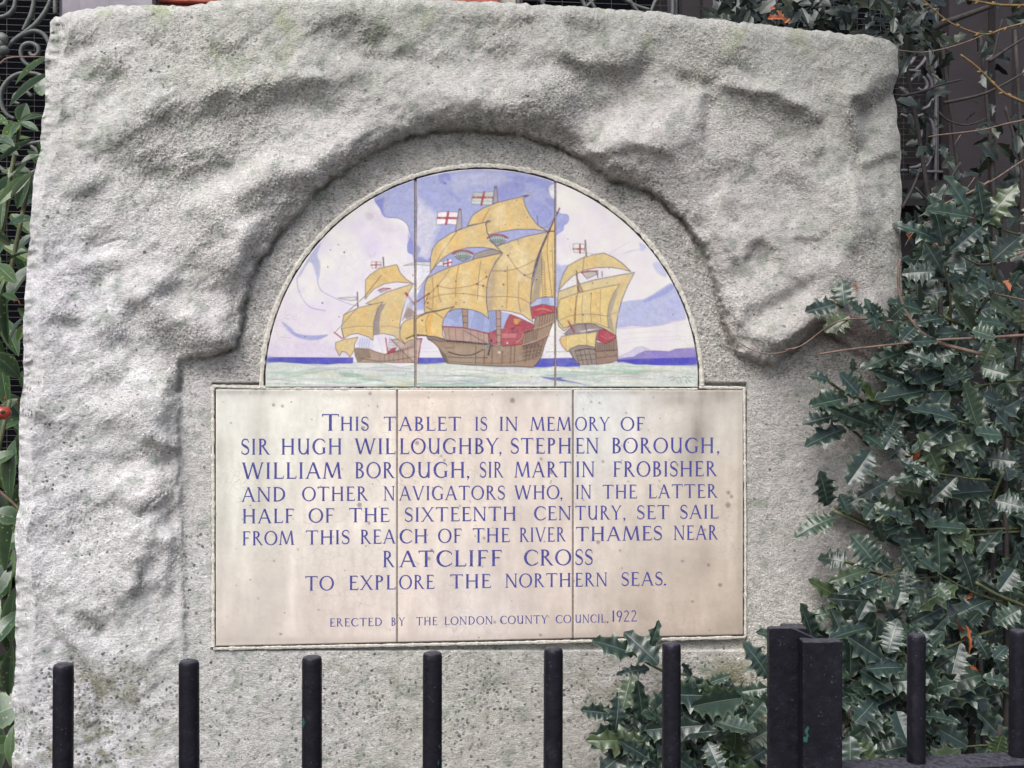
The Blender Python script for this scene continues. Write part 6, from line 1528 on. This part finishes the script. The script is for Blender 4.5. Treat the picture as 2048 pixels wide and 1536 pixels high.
for e, r, m_ in ends:
    tws.stem([e, e+Vector((.10, .02, .01)), hub+Vector((.12, 0, .75)), hub+Vector((0, 0, .6*R.random())), hub+Vector((0, 0, -.03))], r, .006, m_, 'twig', 3, 6)

# ------------------------------------------------------------------ spotted laurel at the left
auc = Plant('spotted_laurel', (at(-120, 900, .35).x, .35, 0), 'glossy green laurel with yellow-spotted leaves at the left of the stone', 'bush', AUC)
b0 = Vector(auc.root.location)
def q5(p): return [(x/3.84, y/3.84) for x, y in p]
def q6(p): return [(x/2.79, 350+y/2.79) for x, y in p]
A1 = [((400,430),(100,610),60), ((400,560),(45,780),75), ((370,640),(250,660),200), ((150,940),(200,790),100), ((150,930),(330,870),50), ((150,940),(20,1060),90), ((160,935),(340,850),40), ((-20,960),(120,920),60), ((230,1060),(0,1130),70), ((230,1080),(70,1060),70),
      ((-20,1250),(260,1060),50), ((240,1330),(0,1270),110), ((240,1340),(-30,1530),90), ((260,1330),(60,1536),80), ((230,1350),(110,1600),90), ((300,1190),(150,1240),60), ((160,940),(60,1000),60), ((280,1090),(340,1240),40), ((-30,1130),(130,1170),80), ((200,1250),(60,1360),100),
      ((-60,880),(60,960),60), ((160,940),(290,990),60), ((-40,1050),(100,1100),80), ((270,1320),(250,1536),60), ((0,640),(-60,500),60)]
for b_, t_, w in A1:
    b_, t_ = q5([b_, t_]); pleaf(auc, b_, t_, w/3.84*1.15, R.uniform(.10, .30), R.uniform(-.05, .03), face_n(.7, .35))
A2 = [((170,430),(20,460),40), ((190,500),(0,710),110), ((130,800),(30,930),75), ((150,830),(95,930),50), ((30,600),(40,950),60), ((90,170),(190,110),60), ((20,130),(0,300),60), ((-40,1000),(130,1110),130), ((150,1080),(100,1180),50), ((-30,1420),(120,1350),70),
      ((-20,500),(90,600),80), ((40,350),(-20,440),50), ((190,330),(80,400),60), ((-40,330),(70,380),90), ((60,220),(180,330),80), ((100,1250),(-40,1330),60), ((100,700),(20,650),70), ((190,250),(20,240),70)]
for b_, t_, w in A2:
    b_, t_ = q6([b_, t_]); pleaf(auc, b_, t_, w/2.79*1.1, R.uniform(.08, .30), R.uniform(-.04, .03), face_n(.7, .4))
A3 = [((-20,1130),(40,1000),36), ((45,960),(5,1150),40), ((-30,1440),(38,1400),80), ((30,1180),(8,1290),40), ((-20,1300),(30,1210),44), ((25,1290),(10,1400),30), ((28,1450),(10,1530),26), ((-30,1500),(30,1480),40), ((30,880),(0,1000),40), ((-20,930),(28,900),34), ((40,1040),(-10,1020),44), ((26,1100),(0,1180),34), ((-20,1200),(14,1120),44)]
for b_, t_, w in A3: pleaf(auc, b_, t_, w, R.uniform(.06, .22), R.uniform(-.03, .03), face_n(.6, .4))
for k in range(150):
    x = R.uniform(-260, 95); y = R.uniform(300, 1620); a = R.uniform(.2, 2.9) if R.random() < .7 else R.uniform(0, 6.28); L = R.uniform(80, 140)
    if y < 420 and R.random() < .6: continue
    if x > 30 and y > 700: x -= 70
    pleaf(auc, (x, y), (x+L*math.cos(a)*.9, y+L*math.sin(a)), L*R.uniform(.3, .42), R.uniform(.38, .80), R.uniform(-.05, .05), face_n(.6, .7))
for px, py, Y in ((40,250,.22), (62,345,.22), (10,560,.2), (-30,420,.3), (20,800,.15), (0,1100,.15), (-60,1400,.12), (-120,700,.4), (30,330,.4)):
    t_ = at(px, py, Y); auc.stem([b0+Vector((R.uniform(-.04,.04), R.uniform(-.04,.04), -.03)), b0.lerp(t_, .5)+Vector((-.08, .03, 0)), t_], .009, .0035, MAT_STEM, 'branch', 5, 7)
tw(auc, q5([(0,490),(60,445),(200,436),(360,438)]), .3, .0018, .001, MAT_TWIG, 'branch')
tw(auc, [(-30,960),(20,1000),(48,1030)], .1, .003, .002, MAT_TWIG, 'branch')
# red berry with its dark eye
MAT_BERRY = simple_mat('berry_skin', (0.36, 0.05, 0.03), 0.35, 80, .35, .2, .0005)
def ball(c_, r, name, mat, parent, sq=.85):
    mb = MB(); rings_ = 8; seg = 12; vs = []; fs = []
    for i in range(1, rings_):
        th = math.pi*i/rings_
        for j in range(seg): vs.append((c_.x+r*math.sin(th)*math.cos(2*math.pi*j/seg)*1.15, c_.y+r*math.sin(th)*math.sin(2*math.pi*j/seg), c_.z+r*sq*math.cos(th)))
    vs += [(c_.x, c_.y, c_.z+r*sq*.86), (c_.x, c_.y, c_.z-r*sq)]; tp, bt = len(vs)-2, len(vs)-1
    for i in range(rings_-2):
        for j in range(seg): fs.append((i*seg+j, (i+1)*seg+j, (i+1)*seg+(j+1) % seg, i*seg+(j+1) % seg))
    for j in range(seg): fs.append((tp, j, (j+1) % seg)); fs.append((bt, (rings_-2)*seg+(j+1) % seg, (rings_-2)*seg+j))
    mb.add(vs, fs); return mb.build(name, mat, parent, True)
c_ = at(5, 826, .05); ball(c_, .0125, 'berry', MAT_BERRY, auc.root)
ball(c_+Vector((.004, -.0125, .002)), .0034, 'berry_eye', MAT_BARK, auc.root)
for x, y in ((20,580),(30,595),(37,600),(12,790),(9,800),(32,798),(45,385),(40,420)):
    b_ = at(x, y, .33); auc.leaf(b_, b_+Vector((R.uniform(-.006,.006), -.002, -.009)), .004, face_n(), DEADL[0])
auc.finish(300)

# ------------------------------------------------------------------ railings in front
def paint_mat(name):
    m, nt, b = new_mat(name); v = coords(nt)
    c = ramp(nt, noise(nt, v, 55, 6, .7), [(0.35, (0.003, 0.003, 0.006)), (0.6, (0.007, 0.006, 0.011)), (0.78, (0.022, 0.020, 0.028))]).outputs[0]
    vg = coords(nt, (1, 1, .55)); gr = noise(nt, vg, 42, 3, .55)
    c = mix(nt, c, (0.018, 0.085, 0.065), ramp(nt, gr, [(0.684, 0.0), (0.694, 0.85)]).outputs[0])
    sp = noise(nt, v, 420, 2, .5); c = mix(nt, c, (0.30, 0.30, 0.33), ramp(nt, sp, [(0.70, 0.0), (0.76, .3)]).outputs[0])
    g_ = N(nt, 'ShaderNodeNewGeometry'); s_ = N(nt, 'ShaderNodeSeparateXYZ'); nt.links.new(g_.outputs['Normal'], s_.inputs[0])
    worn = math_node(nt, 'MULTIPLY', ramp(nt, s_.outputs[2], [(0.5, 0.0), (0.9, 1.0)]).outputs[0], ramp(nt, noise(nt, v, 160, 4), [(0.35, .25), (0.6, .9)]).outputs[0])
    c = mix(nt, c, (0.075, 0.072, 0.088), worn)
    nt.links.new(c, b.inputs['Base Color'])
    nt.links.new(ramp(nt, noise(nt, v, 90, 4), [(0.3, .38), (0.7, .65)]).outputs[0], b.inputs['Roughness'])
    b.inputs['Specular IOR Level'].default_value = 0.22
    n1 = bump(nt, None, noise(nt, v, 60, 5, .6), .6, .0018); bump(nt, b, noise(nt, v, 300, 3), .5, .0006, n1)
    return m
MAT_RAIL = paint_mat('black_railing_paint')
ZT = CAM.z-.325
def rail_point(px, py):
    d = .325*F/(py-768.0); u = (px-1024)/F
    return Vector((CAM.x+d*(SP+u*CP), CAM.y+d*(CP-u*SP), ZT)), d
def bar_mesh(rad, h):
    mb = MB(); prof = [(0, -.001), (rad*.55, 0), (rad*.86, -.0012), (rad*.98, -.004), (rad, -.009), (rad*1.01, -.2), (rad, -h)]
    n_ = 20; vs = [(0, 0, .0002)]; fs = []
    for r_, z_ in prof[1:]:
        for j in range(n_): vs.append((r_*math.cos(2*math.pi*j/n_)*(1+.02*math.sin(3*j)), r_*math.sin(2*math.pi*j/n_), z_))
    for j in range(n_): fs.append((0, 1+j, 1+(j+1) % n_))
    for i in range(len(prof)-2):
        for j in range(n_): fs.append((1+i*n_+j, 1+(i+1)*n_+j, 1+(i+1)*n_+(j+1) % n_, 1+i*n_+(j+1) % n_))
    mb.add(vs, fs); return mb.mesh('bar', MAT_RAIL, True)
def railing(name, label, bars, ext, endx):
    p0, _ = rail_point(*bars[0]); p1, _ = rail_point(*bars[-1])
    root = empty(name, (p0.x, p0.y, 0), label, 'railing')
    me = bar_mesh(.0118, ZT-.03)
    pts = []
    for px, py in bars+ext:
        p, d = rail_point(px, py+1); pts.append(p)
        o = link('bar', me, root); o.location = (p.x-p0.x, p.y-p0.y, ZT+R.uniform(-.001, .001)); o.rotation_euler = (R.uniform(-.004, .004), R.uniform(-.006, .006), R.uniform(0, 6.28))
    a, b_ = pts[0], pts[-1]
    a, b_ = sorted((a, b_), key=lambda q: q.x)
    return root, a, b_
def flat_rail(root, a, b_, z, w, h, name='rail', ext=.03):
    d = (b_-a); d.z = 0; d.normalize(); n_ = Vector((-d.y, d.x, 0)); a2 = a-d*ext; b2 = b_+d*ext
    mb = MB(); vs = []
    for q in (a2, b2):
        for s_, zz_ in ((-1, 0), (-1, h-.003), (-.85, h), (.85, h), (1, h-.003), (1, 0)): v_ = q+n_*s_*w/2; vs.append((v_.x, v_.y, z+zz_))
    mb.add(vs, [(i, (i+1) % 6, (i+1) % 6+6, i+6) for i in range(6)]+[(5,4,3,2,1,0), (6,7,8,9,10,11)])
    return mb.build(name, MAT_RAIL, root)
lr, a, b_ = railing('iron_railing', 'left run of black iron railing with six round-topped bars before the stone', [(127,1325),(378,1320),(624,1312),(865,1302),(1107,1293),(1343,1284)], [(-130,1332),(-395,1341)], None)
pa, _ = rail_point(1575, 1276); pb, _ = rail_point(1645, 1274)
flat_rail(lr, a, pa, .78, .040, .010); flat_rail(lr, a, pa, .12, .040, .010)
rr_, c1, c2 = railing('iron_railing', 'right run of black iron railing with square end post in front of the holly', [(1833,1266),(2037,1258)], [(2240,1251),(2445,1245)], None)
flat_rail(rr_, pb, c2, .846, .048, .012); flat_rail(rr_, pb, c2, .12, .048, .010)
# the two posts: a flat-fronted post whose top slopes away, and a squarer one beside it
def prism(sec, zt, name, root):
    """sec: list of (x,y) footprint, zt: top height per corner"""
    n_ = len(sec); vs = [(x, y, .0) for x, y in sec]+[(x, y, z_) for (x, y), z_ in zip(sec, zt)]
    mb = MB(); mb.add(vs, [(i, (i+1) % n_, (i+1) % n_+n_, i+n_) for i in range(n_)]+[tuple(reversed(range(n_))), tuple(range(n_, 2*n_))])
    o = mb.build(name, MAT_RAIL, root)
    bv = o.modifiers.new('bevel', 'BEVEL'); bv.width = .0022; bv.segments = 2; bv.limit_method = 'ANGLE'
    return o
DP = 1.46
def pp(px, d):
    u = (px-1024)/F; return (CAM.x+d*(SP+u*CP), CAM.y+d*(CP-u*SP))
def zp(py, d): return CAM.z-(py-768)/F*d
d1 = DP
def plate(pts, y_d, th, name, root):
    """upright plate from an outline of photograph places at distance y_d, th thick"""
    f_ = [Vector(pp(x, y_d)+(zp(y, y_d),)) for x, y in pts]+[]
    lo = [Vector(pp(pts[-1][0], y_d)+(0.0,)), Vector(pp(pts[0][0], y_d)+(0.0,))]
    F_ = f_+lo; B_ = [p+Vector((SP, CP, 0))*th for p in F_]; n_ = len(F_)
    mb = MB(); mb.add([tuple(p) for p in F_+B_], [tuple(reversed(range(n_))), tuple(range(n_, 2*n_))]+[(i, (i+1) % n_, (i+1) % n_+n_, i+n_) for i in range(n_)])
    o = mb.build(name, MAT_RAIL, root); bv = o.modifiers.new('bevel', 'BEVEL'); bv.width = .0016; bv.segments = 2; bv.limit_method = 'ANGLE'
    return o
plate([(1538.5,1259),(1541,1256.5),(1581,1256),(1600,1263),(1628,1276),(1655,1289)], d1, .014, 'post', lr)
plate([(1571,1256),(1615,1256.5),(1615,1290)], d1+.0145, .030, 'post_web', lr)
plate([(1606,1286),(1608,1283.5),(1640,1285),(1683,1283),(1685,1286)], d1-.028, .024, 'post', rr_)
